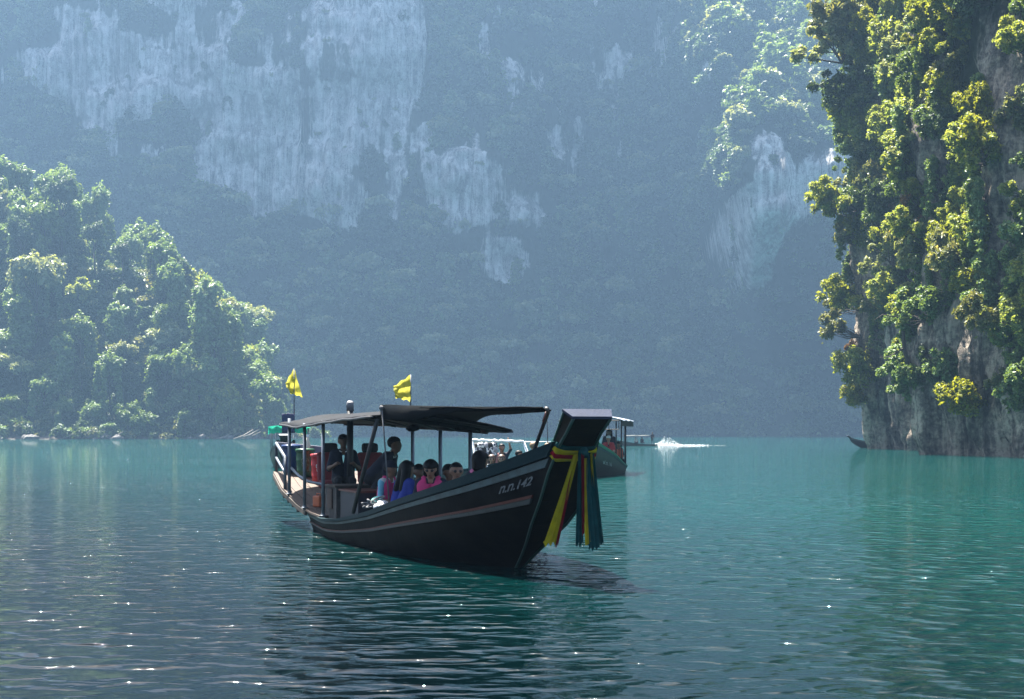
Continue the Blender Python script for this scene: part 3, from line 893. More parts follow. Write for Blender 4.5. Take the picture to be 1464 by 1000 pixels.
def rail(mb, f0, f1, out, thick_in, s0=0.0, s1=0.995, ns=60, sides=(-1, 1)):
    """a raised strake along the hull between levels f0 and f1, standing 'out' proud"""
    for side in sides:
        A, B, C, D = [], [], [], []
        for i in range(ns + 1):
            s = s0 + (s1 - s0) * (1 - (1 - i / ns) ** 1.3)
            A.append(hull_pt(s, f0, side, -out)); B.append(hull_pt(s, f1, side, -out))
            C.append(hull_pt(s, f1, side, thick_in)); D.append(hull_pt(s, f0, side, thick_in))
        mb.sheet([A, B, C, D, A])
        for q in (0, ns): mb.add([A[q], B[q], C[q], D[q]], [(0, 1, 2, 3)])

def prow_rings(extra=0.0):
    """closed rings of the prow post, from below the waterline to the head: front face, sides running back"""
    rings = []
    for z, x, w in [(-0.30, -0.36, 0.035), (0.0, 0.0, 0.045), (0.2, 0.32, 0.09), (0.36, 0.58, 0.14), (0.61, 0.97, 0.23), (0.91, 1.37, 0.285), (1.24, 1.60, 0.28), (1.54, 1.775, 0.225), (1.70, 1.97, 0.215), (1.86, 2.20, 0.228)]:
        dep = float(np.interp(z, [-0.3, 0.6, 1.2, 1.54, 1.9], [0.10, 0.14, 0.18, 0.20, 0.11]))
        wb = w * float(np.interp(z, [-0.3, 1.3, 1.54, 1.9], [0.9, 0.9, 1.0, 1.30]))
        up = 0.085 * float(smooth(1.5, 1.86, z))
        rings.append([(x, -w - extra, z), (x, w + extra, z), (x - dep, wb + extra, z + up), (x - dep, -wb - extra, z + up)])
    return rings

M_HULL = paint('hull_black_paint', (0.0015, 0.0018, 0.0024), 0.6, 0.35, 2.5, wear_col=(0.011, 0.010, 0.009), spec=0.05)
M_TEAL = paint('teal_paint', (0.003, 0.018, 0.024), 0.5, 0.25, 5.0, wear_col=(0.012, 0.03, 0.034), spec=0.12)
M_LTEAL = paint('pale_teal_paint', (0.035, 0.068, 0.072), 0.6, 0.4, 6.0, wear_col=(0.016, 0.03, 0.033))
M_RED = paint('faded_red_paint', (0.085, 0.014, 0.009), 0.55, 0.3, 6.0)
M_GREY = paint('grey_strip_paint', (0.045, 0.048, 0.05), 0.6, 0.3, 6.0)
M_GREEN = paint('green_trim_paint', (0.005, 0.042, 0.034), 0.5, 0.25, 6.0)
M_PROW = paint('weathered_prow_paint', (0.004, 0.004, 0.004), 0.55, 0.3, 9.0, wear_col=(0.016, 0.013, 0.006), spec=0.06)
M_CAP = paint('blue_grey_gloss', (0.012, 0.019, 0.042), 0.5, 0.25, 8.0, spec=0.2)
M_WOOD = paint('deck_wood', (0.075, 0.046, 0.030), 0.75, 0.4, 5.0, wear_col=(0.03, 0.02, 0.015))
M_DWOOD = paint('dark_wood', (0.03, 0.022, 0.016), 0.75, 0.35, 5.0, wear_col=(0.06, 0.045, 0.035))
M_STEEL = paint('galvanised_steel', (0.13, 0.15, 0.18), 0.5, 0.25, 14.0, metallic=0.3)
M_BLACK = paint('black_steel', (0.015, 0.016, 0.018), 0.5, 0.2, 10.0)
M_TARP = paint('dark_tarpaulin', (0.003, 0.0045, 0.006), 0.8, 0.3, 4.0, wear_col=(0.005, 0.006, 0.007), spec=0.05)
M_ROOF = paint('grey_canvas_roof', (0.004, 0.0055, 0.008), 0.75, 0.35, 4.0, wear_col=(0.012, 0.014, 0.018), spec=0.1)
M_WHITE = paint('white_paint', (0.75, 0.76, 0.76), 0.5, 0.12, 6.0)
M_ROPE = paint('white_rope', (0.13, 0.13, 0.135), 0.85, 0.2, 30.0)
M_RUB = paint('black_rubber', (0.012, 0.012, 0.013), 0.7, 0.15, 10.0)
M_LETTER = paint('worn_white_lettering', (0.12, 0.13, 0.135), 0.6, 0.4, 26.0, wear_col=(0.02, 0.022, 0.024))

def text_mesh(name, body, size):
    cu = bpy.data.curves.new(name, 'FONT'); cu.body = body; cu.size = size
    cu.align_x = 'CENTER'; cu.align_y = 'CENTER'; cu.extrude = 0.002; cu.offset = 0.004
    o = bpy.data.objects.new(name, cu); col.objects.link(o)
    dg = bpy.context.evaluated_depsgraph_get()
    me = bpy.data.meshes.new_from_object(o.evaluated_get(dg))
    bpy.data.objects.remove(o); bpy.data.curves.remove(cu)
    return me

def hull_lettering(parent, body, size, xc, f, side, mat, name='registration_number', slope=0.0):
    """letters laid on the curved hull side"""
    me = text_mesh(name, body, size)
    c0 = hull_pt(S_of(xc, f), f, side)
    for v in me.vertices:
        t_ = v.co.x; h = v.co.y; dpt = v.co.z
        X = xc + t_ * (1 if side < 0 else -1)
        base = hull_pt(S_of(X, f), f, side)
        up = hull_pt(S_of(X, f), min(f + 0.1, 1.0), side) - base
        up.normalize()
        n_ = Vector((0.25, side * 0.97, -0.1)).normalized()
        p = base + up * h + n_ * (0.008 + dpt)
        v.co = p
    me.materials.clear(); me.materials.append(mat)
    me.update()
    return link(name, me, parent)

def build_hull(root, text=None, hullmat=None, trim=None, stripe=None, full=True):
    mb = MB(); hull_mesh(mb); hull = mb.build('hull', hullmat or M_HULL, root, True)
    mb = MB(); rail(mb, 0.955, 1.03, 0.035, 0.06, 0.0, 0.99); mb.build('gunwale', trim or M_TEAL, root)
    mb = MB(); rail(mb, 0.895, 0.945, 0.016, 0.0, 0.0, 0.992); mb.build('sheer_stripe', stripe or M_LTEAL, root)
    if full:
        mb = MB(); rail(mb, 0.725, 0.745, 0.022, 0.0, 0.0, 0.985); mb.build('rub_rail', M_RED, root)
        mb = MB(); rail(mb, 0.690, 0.722, 0.022, 0.0, 0.0, 0.985); mb.build('rub_rail', M_GREY, root)
    # floor boards inside
    mb = MB()
    A = [hull_pt(s, 0.35, -1, 0.05) for s in np.linspace(0.01, 0.9, 24)]; B = [hull_pt(s, 0.35, 1, 0.05) for s in np.linspace(0.01, 0.9, 24)]
    for p in A + B: p.z = -0.02
    mb.sheet([A, B]); mb.build('floor', M_DWOOD, root)
    # prow post with its flared head
    rings = prow_rings()
    mb = MB(); mb.add([p for r in rings for p in r], [tuple(int(q) for q in f) for f in grid_faces(len(rings), 4, True)])
    prow = mb.build('prow', M_PROW, root)
    r = rings[-1]
    mb = MB()
    e = 0.016
    q0 = [(r[0][0] + e, r[0][1] - e, r[0][2]), (r[1][0] + e, r[1][1] + e, r[1][2]), (r[2][0] - e, r[2][1] + e, r[2][2]), (r[3][0] - e, r[3][1] - e, r[3][2])]
    mb.add(q0 + [(a, b, c + 0.03) for a, b, c in q0], [(3, 2, 1, 0), (4, 5, 6, 7), (0, 1, 5, 4), (1, 2, 6, 5), (2, 3, 7, 6), (3, 0, 4, 7)])
    mb.build('prow_cap', M_CAP, prow)
    for k in (0, 1):
        mb = MB(); mb.tube([(q[k][0] + 0.004, q[k][1], q[k][2]) for q in rings], 0.020, 6); mb.build('edge_trim', M_GREEN, prow, True)
    for k in (0, 1):
        mb = MB(); mb.tube([(q[3 - k][0], q[3 - k][1], q[3 - k][2]) for q in rings[6:]], 0.016, 6); mb.build('edge_trim', M_GREEN, prow, True)
    if text:
        hull_lettering(root, *text)
    return hull

# ------------------------------------------------------------------ the boat in front
AX = Vector((0.365, -0.931, 0)).normalized()
BOAT_O = Vector((0.09, 17.7, 0)); BOAT_RZ = math.atan2(AX.y, AX.x)
boat = empty('longtail_boat', BOAT_O, BOAT_RZ)
tag(boat, 'black longtail boat with teal gunwale and ribbons on its tall prow', 'boat')
BM = Matrix.Translation(BOAT_O) @ Matrix.Rotation(BOAT_RZ, 4, 'Z')
BMI = BM.inverted()
def loc(u, v, d):
    """photo pixel at a distance -> the boat's own axes"""
    return BMI @ px(u, v, d)
def solve_y(u, y):
    """boat-axis X of a point seen at column u that lies y to port of the keel; returns X and its distance"""
    k = (u - CX) / F_PX
    P = AX; N = Vector((-AX.y, AX.x, 0))
    X = (k * (BOAT_O.y + y * N.y) - BOAT_O.x - y * N.x) / (P.x - k * P.y)
    return X, BOAT_O.y + X * P.y + y * N.y
def onboat(u, v, y):
    X, d = solve_y(u, y)
    return Vector((X, y, CAM_H - (v - HORIZON) / F_PX * d))

build_hull(boat, ('\u0e17.\u0e17.142', 0.18, 1.06, 0.835, -1, M_LETTER))

# stern platform: planks sloping up aft, over a dark frame
def deck_z(X): return float(np.interp(X, [-11.1, -9.6, -8.2, -7.2, -6.3], [0.98, 0.70, 0.44, 0.345, 0.32]))
def deck_b(X): return float(np.interp(X, [-11.0, -9.5, -8.0, -6.3], [0.86, 1.0, 0.98, 1.02]))
nplank = 11
for k in range(nplank):
    a0, a1 = -1 + 2 * k / nplank, -1 + 2 * (k + 1) / nplank
    mb = MB(); g = 0.005
    rows = []
    for X in np.linspace(-10.95 + 0.05 * random.random(), -6.5, 14):
        dz = 0.003 * random.random()
        rows.append([(X, a1 * deck_b(X) - g, deck_z(X) + dz), (X, a0 * deck_b(X) + g, deck_z(X) + dz)])
    mb.sheet(rows, 0.035)
    mb.build('deck_plank', M_WOOD, boat)
for side in (-1, 1):
    mb = MB()
    P = [(X, side * (deck_b(X) - 0.01), deck_z(X) - 0.075) for X in np.linspace(-10.9, -7.6, 10)]
    for a, b in zip(P, P[1:]):
        m = (Vector(a) + Vector(b)) / 2; d = Vector(b) - Vector(a)
        rot = Matrix.Rotation(math.atan2(d.y, d.x), 3, 'Z') @ Matrix.Rotation(-math.atan2(d.z, math.hypot(d.x, d.y)), 3, 'Y')
        mb.box(m, (d.length + 0.004, 0.04, 0.08), rot=rot)
    for a in P[:-2:1]:
        mb.tube([(a[0], a[1] - 0.02 * side, a[2] - 0.02), (a[0], a[1] - 0.02 * side, a[2] - 0.10)], 0.028, 6)
    mb.build('deck_beam', M_DWOOD, boat)
mb = MB()
for X in (-10.6, -9.7, -8.8):
    mb.box((X, 0, deck_z(X) - 0.085), (0.07, 2 * deck_b(X) - 0.1, 0.07))
for side in (-1, 1): mb.tube([(-8.05, side * 0.55, 0.10), (-9.5, side * 0.5, deck_z(-9.5) - 0.08)], 0.035, 6)
mb.build('deck_frame', M_DWOOD, boat)

# posts carrying the two roofs
for u, vt, vb, y, r in ((462, 603, 735, -0.97, 0.030), (435.5, 607, 727, -0.98, 0.030), (413.7, 600, 708, -0.97, 0.030)):
    a, b = onboat(u, vt, y), onboat(u, vb, y)
    b.z = min(b.z, deck_z(a.x) + 0.0); b.x = a.x
    mb = MB(); mb.tube([(a.x, a.y, b.z - 0.03), (a.x, a.y, a.z + 0.02)], r, 10)
    post = mb.build('roof_post', M_STEEL, boat, True)
    mb = MB(); mb.lathe([(0.062, 0), (0.062, 0.012), (0.034, 0.02), (0.034, 0.05)], 10, (a.x, a.y, deck_z(a.x) + 0.002)); mb.build('foot_plate', M_STEEL, post)
for u, vt, y in ((590, 611, 1.0), (629.5, 617, 1.0), (672.5, 619, 1.0)):
    a = onboat(u, vt, y)
    mb = MB(); mb.tube([(a.x, a.y, sheer(a.x) - 0.05), (a.x, a.y, a.z + 0.02)], 0.034, 10)
    mb.build('roof_post', M_STEEL, boat, True)
# slanting black strut, starboard
a, b = onboat(540, 598, -0.98), onboat(505, 733, -1.05)
mb = MB(); mb.tube([a, b], 0.034, 8); mb.build('roof_strut', M_BLACK, boat, True)
# front strut of the awning
a = onboat(783, 589, 0); b = onboat(765, 640, 0); dd = b - a
mb = MB(); mb.tube([a + Vector((-0.06, 0, 0.045)), a + Vector((0.0, 0, 0.035)), a + Vector((0.02, 0, 0)), b, b + dd * 0.7], 0.024, 8); st = mb.build('awning_strut', M_BLACK, boat, True)
mb = MB(); mb.tube([a.lerp(b, 0.02), a.lerp(b, 0.26)], 0.030, 8); mb.build('red_tape', M_RED, st, True)
TIP = a + Vector((-0.05, 0, 0.04))

# aft roof: a crowned canvas with rounded aft corners
def aft_roof(X, q):       # q -1 starboard .. 1 port
    e = float(np.interp(X, [-10.0, -9.2, -7.9, -6.4, -4.6, -2.7], [1.93, 1.885, 1.83, 1.885, 1.94, 1.97]))
    pz = float(np.interp(X, [-10.0, -7.7, -4.6, -2.7], [1.90, 1.83, 1.76, 1.76]))
    ez = e * (1 - q) / 2 + pz * (1 + q) / 2
    crown = 0.20 * (1 - q * q) * float(smooth(-10.2, -8.6, X)) * (1 - 0.6 * float(smooth(-6, -3, X)))
    w = 1.08 * math.sqrt(max(0.02, 1 - max(0, (-9.2 - X) / 0.95) ** 2)) if X < -9.2 else 1.08
    sag = 0.012 * math.sin(X * 4.2) * (1 - q * q) + 0.006 * math.sin(X * 11 + q * 5)
    return (X, q * w, ez + crown + sag)
mb = MB()
mb.sheet([[aft_roof(X, q) for q in np.linspace(1, -1, 17)] for X in np.concatenate([np.linspace(-10.1, -9.2, 8), np.linspace(-9.0, -3.0, 30)])], 0.022)
roof = mb.build('aft_roof', M_ROOF, boat, True)
mb = MB()
for side in (-1, 1):
    mb.tube([tuple(Vector(aft_roof(X, side)) + Vector((0, 0, -0.03))) for X in np.concatenate([np.linspace(-10.1, -9.2, 6), np.linspace(-9.0, -3.0, 16)])], 0.022, 6)
mb.build('roof_edge_pipe', M_BLACK, roof, True)
for X in (-9.0, -7.9, -6.5, -5.4, -4.2, -3.2):
    mb = MB(); mb.tube([tuple(Vector(aft_roof(X, q)) + Vector((0, 0, -0.045))) for q in np.linspace(-1, 1, 9)], 0.018, 6); mb.build('roof_rib', M_BLACK, roof, True)

# front awning: dark tarpaulin drawn forward to the strut
S1 = onboat(545.5, 579, -1.06); P1 = onboat(690, 614, 1.05)
S1b = Vector((S1.x, S1.y, S1.z - 0.20))
mb = MB(); rows = []
for i in range(19):
    t_ = i / 18
    sp = S1.lerp(TIP + Vector((0, -0.07, 0.02)), t_) + Vector((0, 0, -0.02 * math.sin(math.pi * t_)))
    pp = P1.lerp(TIP + Vector((0, 0.07, -0.02)), t_) + Vector((-0.55 * math.sin(math.pi * t_), -0.25 * math.sin(math.pi * t_), 0.06 * math.sin(math.pi * t_)))
    rows.append([sp.lerp(pp, j / 10) + Vector((0, 0, 0.05 * math.sin(math.pi * j / 10) * (1 - t_) + 0.010 * math.sin(j * 2.3 + i * 0.9))) for j in range(11)])
mb.sheet(rows, 0.015)
aw = mb.build('front_awning', M_TARP, boat, True)
mb = MB(); rows = []
for i in range(15):
    t_ = i / 14
    top = S1.lerp(P1, t_) + Vector((0, 0, 0.05 * math.sin(math.pi * t_)))
    bot = S1b.lerp(P1 + Vector((-0.1, 0, -0.03)), t_)
    rows.append([top, top.lerp(bot, 0.5) + Vector((0.03 * math.sin(i * 1.7), 0, 0)), bot])
mb.sheet(rows, 0.012, normal=(1, 0, 0)); mb.build('awning_skirt', M_TARP, aw, True)
mb = MB()                                                    # side flap from the aft roof to the awning corner
rows = [[S1 + Vector((-0.01, -0.01, 0)), S1.lerp(S1b, 0.5) + Vector((-0.02, 0, 0)), S1b],
        [S1.lerp(TIP, 0.22) + Vector((0, -0.01, 0)), S1b.lerp(TIP, 0.2) + Vector((0.0, 0, 0.04)), S1b.lerp(TIP, 0.2) + Vector((0, 0, -0.04))],
        [S1.lerp(TIP, 0.5) + Vector((0, -0.005, 0)), S1.lerp(TIP, 0.5) + Vector((0, 0, -0.03)), S1.lerp(TIP, 0.5) + Vector((0, 0, -0.07))],
        [TIP + Vector((-0.05, -0.05, 0.02)), TIP + Vector((-0.05, -0.05, 0.0)), TIP + Vector((-0.05, -0.05, -0.02))]]
mb.sheet(rows, 0.012, normal=(0, 1, 0)); mb.build('awning_flap', M_TARP, aw, True)
Pb = onboat(600, 607, 1.05)
mb = MB(); mb.tube([onboat(598, 606, 1.06), onboat(640, 611, 1.06), onboat(692, 616, 1.06)], [0.045, 0.065, 0.05], 10)
rl = mb.build('rolled_side_curtain', M_TARP, boat, True)
mb = MB(); mb.tube([onboat(690.5, 616, 1.06), onboat(695, 616, 1.06)], 0.055, 10); mb.build('red_tip', M_RED, rl, True)
mb = MB(); mb.blob(tuple(onboat(590, 612, 0.9)), (0.16, 0.12, 0.06), 3, 0.3); mb.build('tied_bundle', M_TARP, boat, True)
# white rope
mb = MB(); q0, q1 = onboat(546, 583, -1.07), onboat(556, 717, -1.0)
mb.tube([q0, q0.lerp(q1, 0.3) + Vector((0.01, 0, 0)), q1], 0.011, 6); mb.blob(tuple(q0), (0.03, 0.03, 0.035), 2, 0.5, 8, 6)
mb.build('mooring_rope', M_ROPE, boat, True)
# awning stay
mb = MB(); a = onboat(782, 590, 0.05); mb.tube([a, onboat(783, 634, 0.05)], 0.005, 5); mb.build('awning_stay', M_ROPE, boat, True)

# exhaust stack through the roof
a = onboat(500.5, 574, -0.25); 
mb = MB(); mb.tube([(a.x, a.y, 0.45), (a.x, a.y, a.z - 0.10)], 0.058, 12); ex = mb.build('exhaust_stack', M_BLACK, boat, True)
mb = MB(); mb.tube([(a.x, a.y, a.z - 0.17), (a.x, a.y, a.z - 0.03), (a.x + 0.01, a.y, a.z + 0.0)], [0.066, 0.066, 0.045], 12); mb.build('stack_cap', paint('worn_grey_cap', (0.13, 0.13, 0.14), 0.6, 0.4, 15.0), ex, True)

# engine box and locker
a = onboat(485, 735, -0.55)
M_BOX = paint('engine_box_paint', (0.02, 0.018, 0.017), 0.8, 0.5, 7.0, wear_col=(0.07, 0.06, 0.055))
mb = MB(); mb.box((-6.35, -0.42, 0.55), (0.75, 0.86, 0.54)); eb = mb.build('engine_box', M_BOX, boat)
mb = MB(); mb.box((-6.35, -0.42, 0.83), (0.82, 0.92, 0.03)); mb.build('lid', M_DWOOD, eb)
mb = MB(); mb.box((-6.35, -0.864, 0.62), (0.30, 0.02, 0.32)); mb.build('hatch', paint('brown_hatch', (0.04, 0.016, 0.01), 0.7, 0.3, 8.0), eb)
mb = MB(); mb.box((-5.25, -0.35, 0.46), (1.1, 0.95, 0.62)); lk = mb.build('locker', paint('navy_locker', (0.003, 0.004, 0.012), 0.6, 0.2, 6.0), boat)
mb = MB(); mb.box((-5.25, -0.35, 0.785), (1.16, 1.0, 0.03)); mb.build('lid', paint('red_brown_edge', (0.09, 0.022, 0.012), 0.6, 0.3, 8.0), lk)

# thwarts for the passengers
for X in (-4.6, -3.9, -3.1, -2.2, -1.3):
    f_ = 0.5; w_ = min(hull_pt(S_of(X + q_, f_), f_, 1).y for q_ in (-0.15, 0.15)) - 0.07
    mb = MB(); mb.box((X, 0, 0.33 + 0.06 * max(0, X + 3.2)), (0.26, 2 * w_, 0.04)); mb.build('thwart', M_WOOD, boat)

# stern rails
def pipe(name, pts, r=0.026, mat=None, par=None):
    mb = MB(); mb.tube(pts, r, 8); return mb.build(name, mat or M_STEEL, par or boat, True)
A0, A1 = onboat(395, 634, -0.80), onboat(407.5, 654, -0.96)
b0 = Vector((A0.x, A0.y, deck_z(A0.x))); b1 = Vector((A1.x, A1.y, deck_z(A1.x)))
pipe('stern_rail', [b0, A0, A1, b1], 0.030)
pipe('stern_rail', [b0.lerp(A0, 0.5), b1.lerp(A1, 0.5)], 0.026)
pp = [onboat(416, 669, -0.94), onboat(428, 681, -0.94), onboat(441, 689, -0.90), onboat(463, 693, -0.85)]
pipe('bent_side_pipe', pp, 0.026)
B0, B1 = onboat(395, 637, 0.5), onboat(474, 645, 0.95)
B0 = px(395, 637, 29.0); B1 = px(474, 645, 27.6); B0 = BMI @ B0; B1 = BMI @ B1
mb = MB(); d = B1 - B0
mb.box((B0 + B1) / 2, (d.length, 0.05, 0.14), rot=Matrix.Rotation(math.atan2(d.y, d.x), 3, 'Z') @ Matrix.Rotation(-math.atan2(d.z, math.hypot(d.x, d.y)), 3, 'Y'))
mb.build('stern_board', paint('lilac_board', (0.10, 0.095, 0.14), 0.6, 0.25, 6.0), boat)
for q in (B0, B0.lerp(B1, 0.5), B1):
    pipe('rail_post', [(q.x, q.y, min(deck_z(q.x), 0.9)), q], 0.024)
# the long tail: engine shaft and propeller trailing aft into the water
e_ = pipe('tail_shaft', [(-8.2, 0.1, 0.62), (-9.6, 0.1, 0.30), (-12.2, 0.1, -0.15)], 0.03)
mb = MB()
for k in range(3):
    an = 2.1 * k
    mb.box((-12.2, 0.1 + 0.08 * math.cos(an), -0.15 + 0.08 * math.sin(an)), (0.03, 0.07, 0.16), rot=Matrix.Rotation(an, 3, 'X'))
mb.build('propeller', M_STEEL, e_)
mb = MB(); mb.box((-8.6, -0.3, 0.055), (1.3, 0.20, 0.03)); mb.build('stern_step', paint('red_step', (0.18, 0.07, 0.06), 0.7, 0.3, 6.0), boat)

# ------------------------------------------------------------------ seats, barrels, cargo: things standing in the boat
def world_rz(r=0.0): return BOAT_RZ + r
M_SEAT = paint('red_seat_fabric', (0.20, 0.028, 0.030), 0.85, 0.2, 12.0)
def seat(p, lab):
    e = empty('captain_seat', BM @ Vector(p), world_rz()); tag(e, lab, 'seat', 'red car seats on the stern platform')
    def pad(name, c, s, m, tilt=0.0):
        me = MB().box((0, 0, 0), s).mesh(name, m)
        o = link(name, me, e, c); o.rotation_euler = (0, tilt, 0)
        bv = o.modifiers.new('soft', 'BEVEL'); bv.width = 0.05; bv.segments = 3
    pad('seat_cushion', (0, 0, 0.16), (0.48, 0.46, 0.15), M_SEAT)
    pad('backrest', (-0.24, 0, 0.46), (0.14, 0.47, 0.56), M_SEAT, -0.1)
    pad('headrest', (-0.27, 0, 0.82), (0.12, 0.30, 0.17), M_RUB, -0.1)
    mb = MB(); mb.box((0, 0, 0.045), (0.36, 0.36, 0.09)); mb.build('pedestal', M_BLACK, e)
    mb = MB()
    for yy in (-0.07, 0.07): mb.tube([(-0.265, yy, 0.70), (-0.27, yy, 0.78)], 0.012, 6)
    mb.build('headrest_stem', M_STEEL, e)
    return e
s1 = onboat(484, 690, -0.20); s2 = onboat(533, 690, 0.28)
seat((s1.x, -0.30, 0.62), 'red car seat with black headrest behind the helmsman')
seat((s2.x, 0.30, 0.62), 'empty red car seat with black headrest beside the exhaust stack')
for X, yy in ((s1.x, -0.30), (s2.x, 0.30)):
    mb = MB(); mb.box((X, yy, 0.44), (0.44, 0.44, 0.36)); mb.build('seat_plinth', M_DWOOD, boat)

def barrel(u, d, colr, nm, lab, mark):
    p = BMI @ px(u, 660, d); bz = deck_z(p.x) + 0.002
    w = BM @ Vector((p.x, p.y, bz))
    e = empty('plastic_barrel', w, world_rz()); tag(e, lab, 'barrel', 'plastic barrels on the stern platform')
    m = paint(nm, colr, 0.4, 0.15, 6.0)
    mb = MB(); mb.lathe([(0.135, 0), (0.15, 0.02), (0.155, 0.10), (0.162, 0.115), (0.158, 0.13), (0.165, 0.30), (0.172, 0.315), (0.168, 0.33), (0.170, 0.50), (0.172, 0.505)], 24)
    mb.build('drum', m, e, True)
    mb = MB(); mb.lathe([(0.182, 0.48), (0.186, 0.49), (0.186, 0.525), (0.176, 0.54), (0.05, 0.55)], 24); mb.build('lid', m, e, True)
    if mark:
        # worn white emblem: two loops over three strokes, curved round the drum, facing the lake
        mb = MB(); fa = math.atan2(-p.y + 0 - 1.0, 0.9)
        cdir = (BMI.to_3x3() @ Vector((0.15, -1, 0))); fa = math.atan2(cdir.y, cdir.x)
        def arc(pts):
            P = []
            for a_, z_ in pts:
                P.append((0.171 * math.cos(fa + a_ / 0.168), 0.171 * math.sin(fa + a_ / 0.168), z_))
            mb.tube(P, 0.009, 5)
        cyc = [(0.055 * math.cos(k * 0.7) - 0.02, 0.30 + 0.045 * math.sin(k * 0.7)) for k in range(8)]
        arc(cyc); arc([(-0.07, 0.33), (-0.02, 0.37), (0.05, 0.345), (0.075, 0.30)])
        arc([(-0.06, 0.25), (-0.05, 0.20)]); arc([(0.0, 0.255), (0.005, 0.20), (0.03, 0.19)]); arc([(0.045, 0.25), (0.06, 0.205), (0.075, 0.245)])
        mb.build('emblem', M_WHITE if mark > 1 else paint('faint_print', (0.10, 0.22, 0.13), 0.6, 0.3, 20.0), e)
barrel(416, 27.6, (0.010, 0.035, 0.13), 'blue_plastic', 'blue plastic barrel with lid on the stern platform', 0)
barrel(436, 27.3, (0.008, 0.075, 0.028), 'green_plastic', 'green plastic barrel with lid between the blue and red barrels', 1)
barrel(457.5, 26.9, (0.42, 0.012, 0.020), 'red_plastic', 'red plastic barrel with a white emblem on the stern platform', 2)
# a pale bottle standing behind the barrels, an orange can on the deck
p = BMI @ px(440, 660, 28.0); w = BM @ Vector((p.x, p.y, deck_z(p.x)))
mb = MB(); mb.lathe([(0.05, 0), (0.055, 0.02), (0.055, 0.50), (0.03, 0.58), (0.03, 0.66)], 12)
e = empty('water_jug', w); tag(e, 'pale plastic jug standing behind the green barrel', 'jug'); mb.build('bottle', paint('milky_plastic', (0.55, 0.5, 0.4), 0.4, 0.1), e, True)
mb = MB(); mb.lathe([(0.035, 0.655), (0.035, 0.70)], 10); mb.build('cap', M_WHITE, e)
p = onboat(456, 702, -0.70); w = BM @ Vector((p.x, p.y, deck_z(p.x)))
e = empty('fuel_can', w, world_rz(0.4)); tag(e, 'small orange fuel can on the deck beside the engine box', 'fuel can')
o = MB().box((0, 0, 0.10), (0.20, 0.14, 0.20)).build('can', paint('orange_plastic', (0.45, 0.09, 0.02), 0.45, 0.2), e); bv = o.modifiers.new('soft', 'BEVEL'); bv.width = 0.02; bv.segments = 2
mb = MB(); mb.tube([(-0.06, 0, 0.20), (-0.06, 0, 0.235), (0.04, 0, 0.235), (0.04, 0, 0.20)], 0.012, 6); mb.build('handle', MATS['orange_plastic'], e)
mb = MB(); mb.tube([(0.075, 0, 0.19), (0.085, 0, 0.225)], 0.02, 8); mb.build('cap', M_RUB, e)

# white rope coils, a mint pouch and a striped bag heaped on the gunwale
c = hull_pt(S_of(-3.3, 1.0), 1.0, -1); w = BM @ Vector((c.x, c.y + 0.10, c.z + 0.05))
mb = MB()
for k in range(6):
    rr = 0.05 + 0.015 * (k % 3); ox = -0.34 + 0.135 * k
    pts = [(ox + rr * math.cos(a), 0.05 * math.sin(a * 2 + k) + (k % 2) * 0.05, 0.06 + rr * 0.75 * math.sin(a) + 0.02 * k) for a in np.linspace(0, 6.6, 16)]
    mb.tube(pts, 0.012, 6)
tag(mb.build('rope_coil', M_ROPE, None, True, w, BOAT_RZ), 'loose coils of white rope heaped on the gunwale', 'rope')
mb = MB(); mb.blob((0, 0, 0), (0.30, 0.10, 0.085), 5, 0.35, 16, 10)
M_STRIPE = new_mat('striped_bag'); t = NT(M_STRIPE); b = t.n['Principled BSDF']; wv = t('TexWave', i_Scale=9.0, i_Distortion=3.0); tc = t('TexCoord')
t.to(tc.outputs['Object'], wv.inputs['Vector']); t.to(t.ramp(wv.outputs[0], [(0.42, (0.02, 0.02, 0.03)), (0.55, (0.7, 0.72, 0.75))]), b.inputs['Base Color'])
w2 = BM @ Vector((c.x + 0.32, c.y + 0.14, c.z + 0.12))
tag(mb.build('striped_bag', M_STRIPE, None, True, w2, BOAT_RZ - 0.15), 'soft black and white striped bag lying on the gunwale', 'bag')
mb = MB(); mb.blob((0, 0, 0), (0.12, 0.08, 0.06), 9, 0.2, 12, 8)
w3 = BM @ Vector((c.x + 0.10, c.y + 0.16, c.z + 0.20))
tag(mb.build('mint_pouch', paint('mint_cloth', (0.18, 0.50, 0.42), 0.8, 0.15), None, True, w3, BOAT_RZ), 'mint green pouch on top of the white rope', 'pouch')

# yellow flags on the roofs
M_FLAG = cloth('yellow_flag_cloth', (0.50, 0.46, 0.07), 0.45)
def flag(base, top, quad, lab):
    """base/top of the staff, then the cloth's corners, as photo pixels at one distance"""
    d = base[2]
    B, T = px(*base), px(top[0], top[1], d)
    e = empty('yellow_flag', B); tag(e, lab, 'flag', 'yellow flags on the boat roofs')
    mb = MB(); mb.tube([(0, 0, 0), T - B], 0.010, 6); mb.build('staff', M_STEEL, e, True)
    mb = MB(); Q = [px(u, v, d) - B for u, v in quad]; rows = []
    for i in range(11):
        a = Q[0].lerp(Q[3], i / 10); b2 = Q[1].lerp(Q[2], i / 10)
        rows.append([a.lerp(b2, j / 10) + Vector((0, 0.05 * math.sin(j * 0.9 + i * 0.35) * (j / 10) + 0.02 * math.sin(i * 1.3), 0.012 * math.sin(j * 1.4 + i))) for j in range(11)])
    mb.sheet(rows); mb.build('cloth', M_FLAG, e, True)
flag((420.5, 592, 27.0), (420.5, 527, 0), [(420.5, 527), (407.5, 549), (416, 563), (432.5, 568)], 'yellow flag hanging limp above the grey aft roof')
flag((587, 582, 21.5), (587.5, 536, 0), [(587.5, 536), (562, 553), (566, 569), (587.5, 574)], 'yellow flag blowing sideways above the black awning')

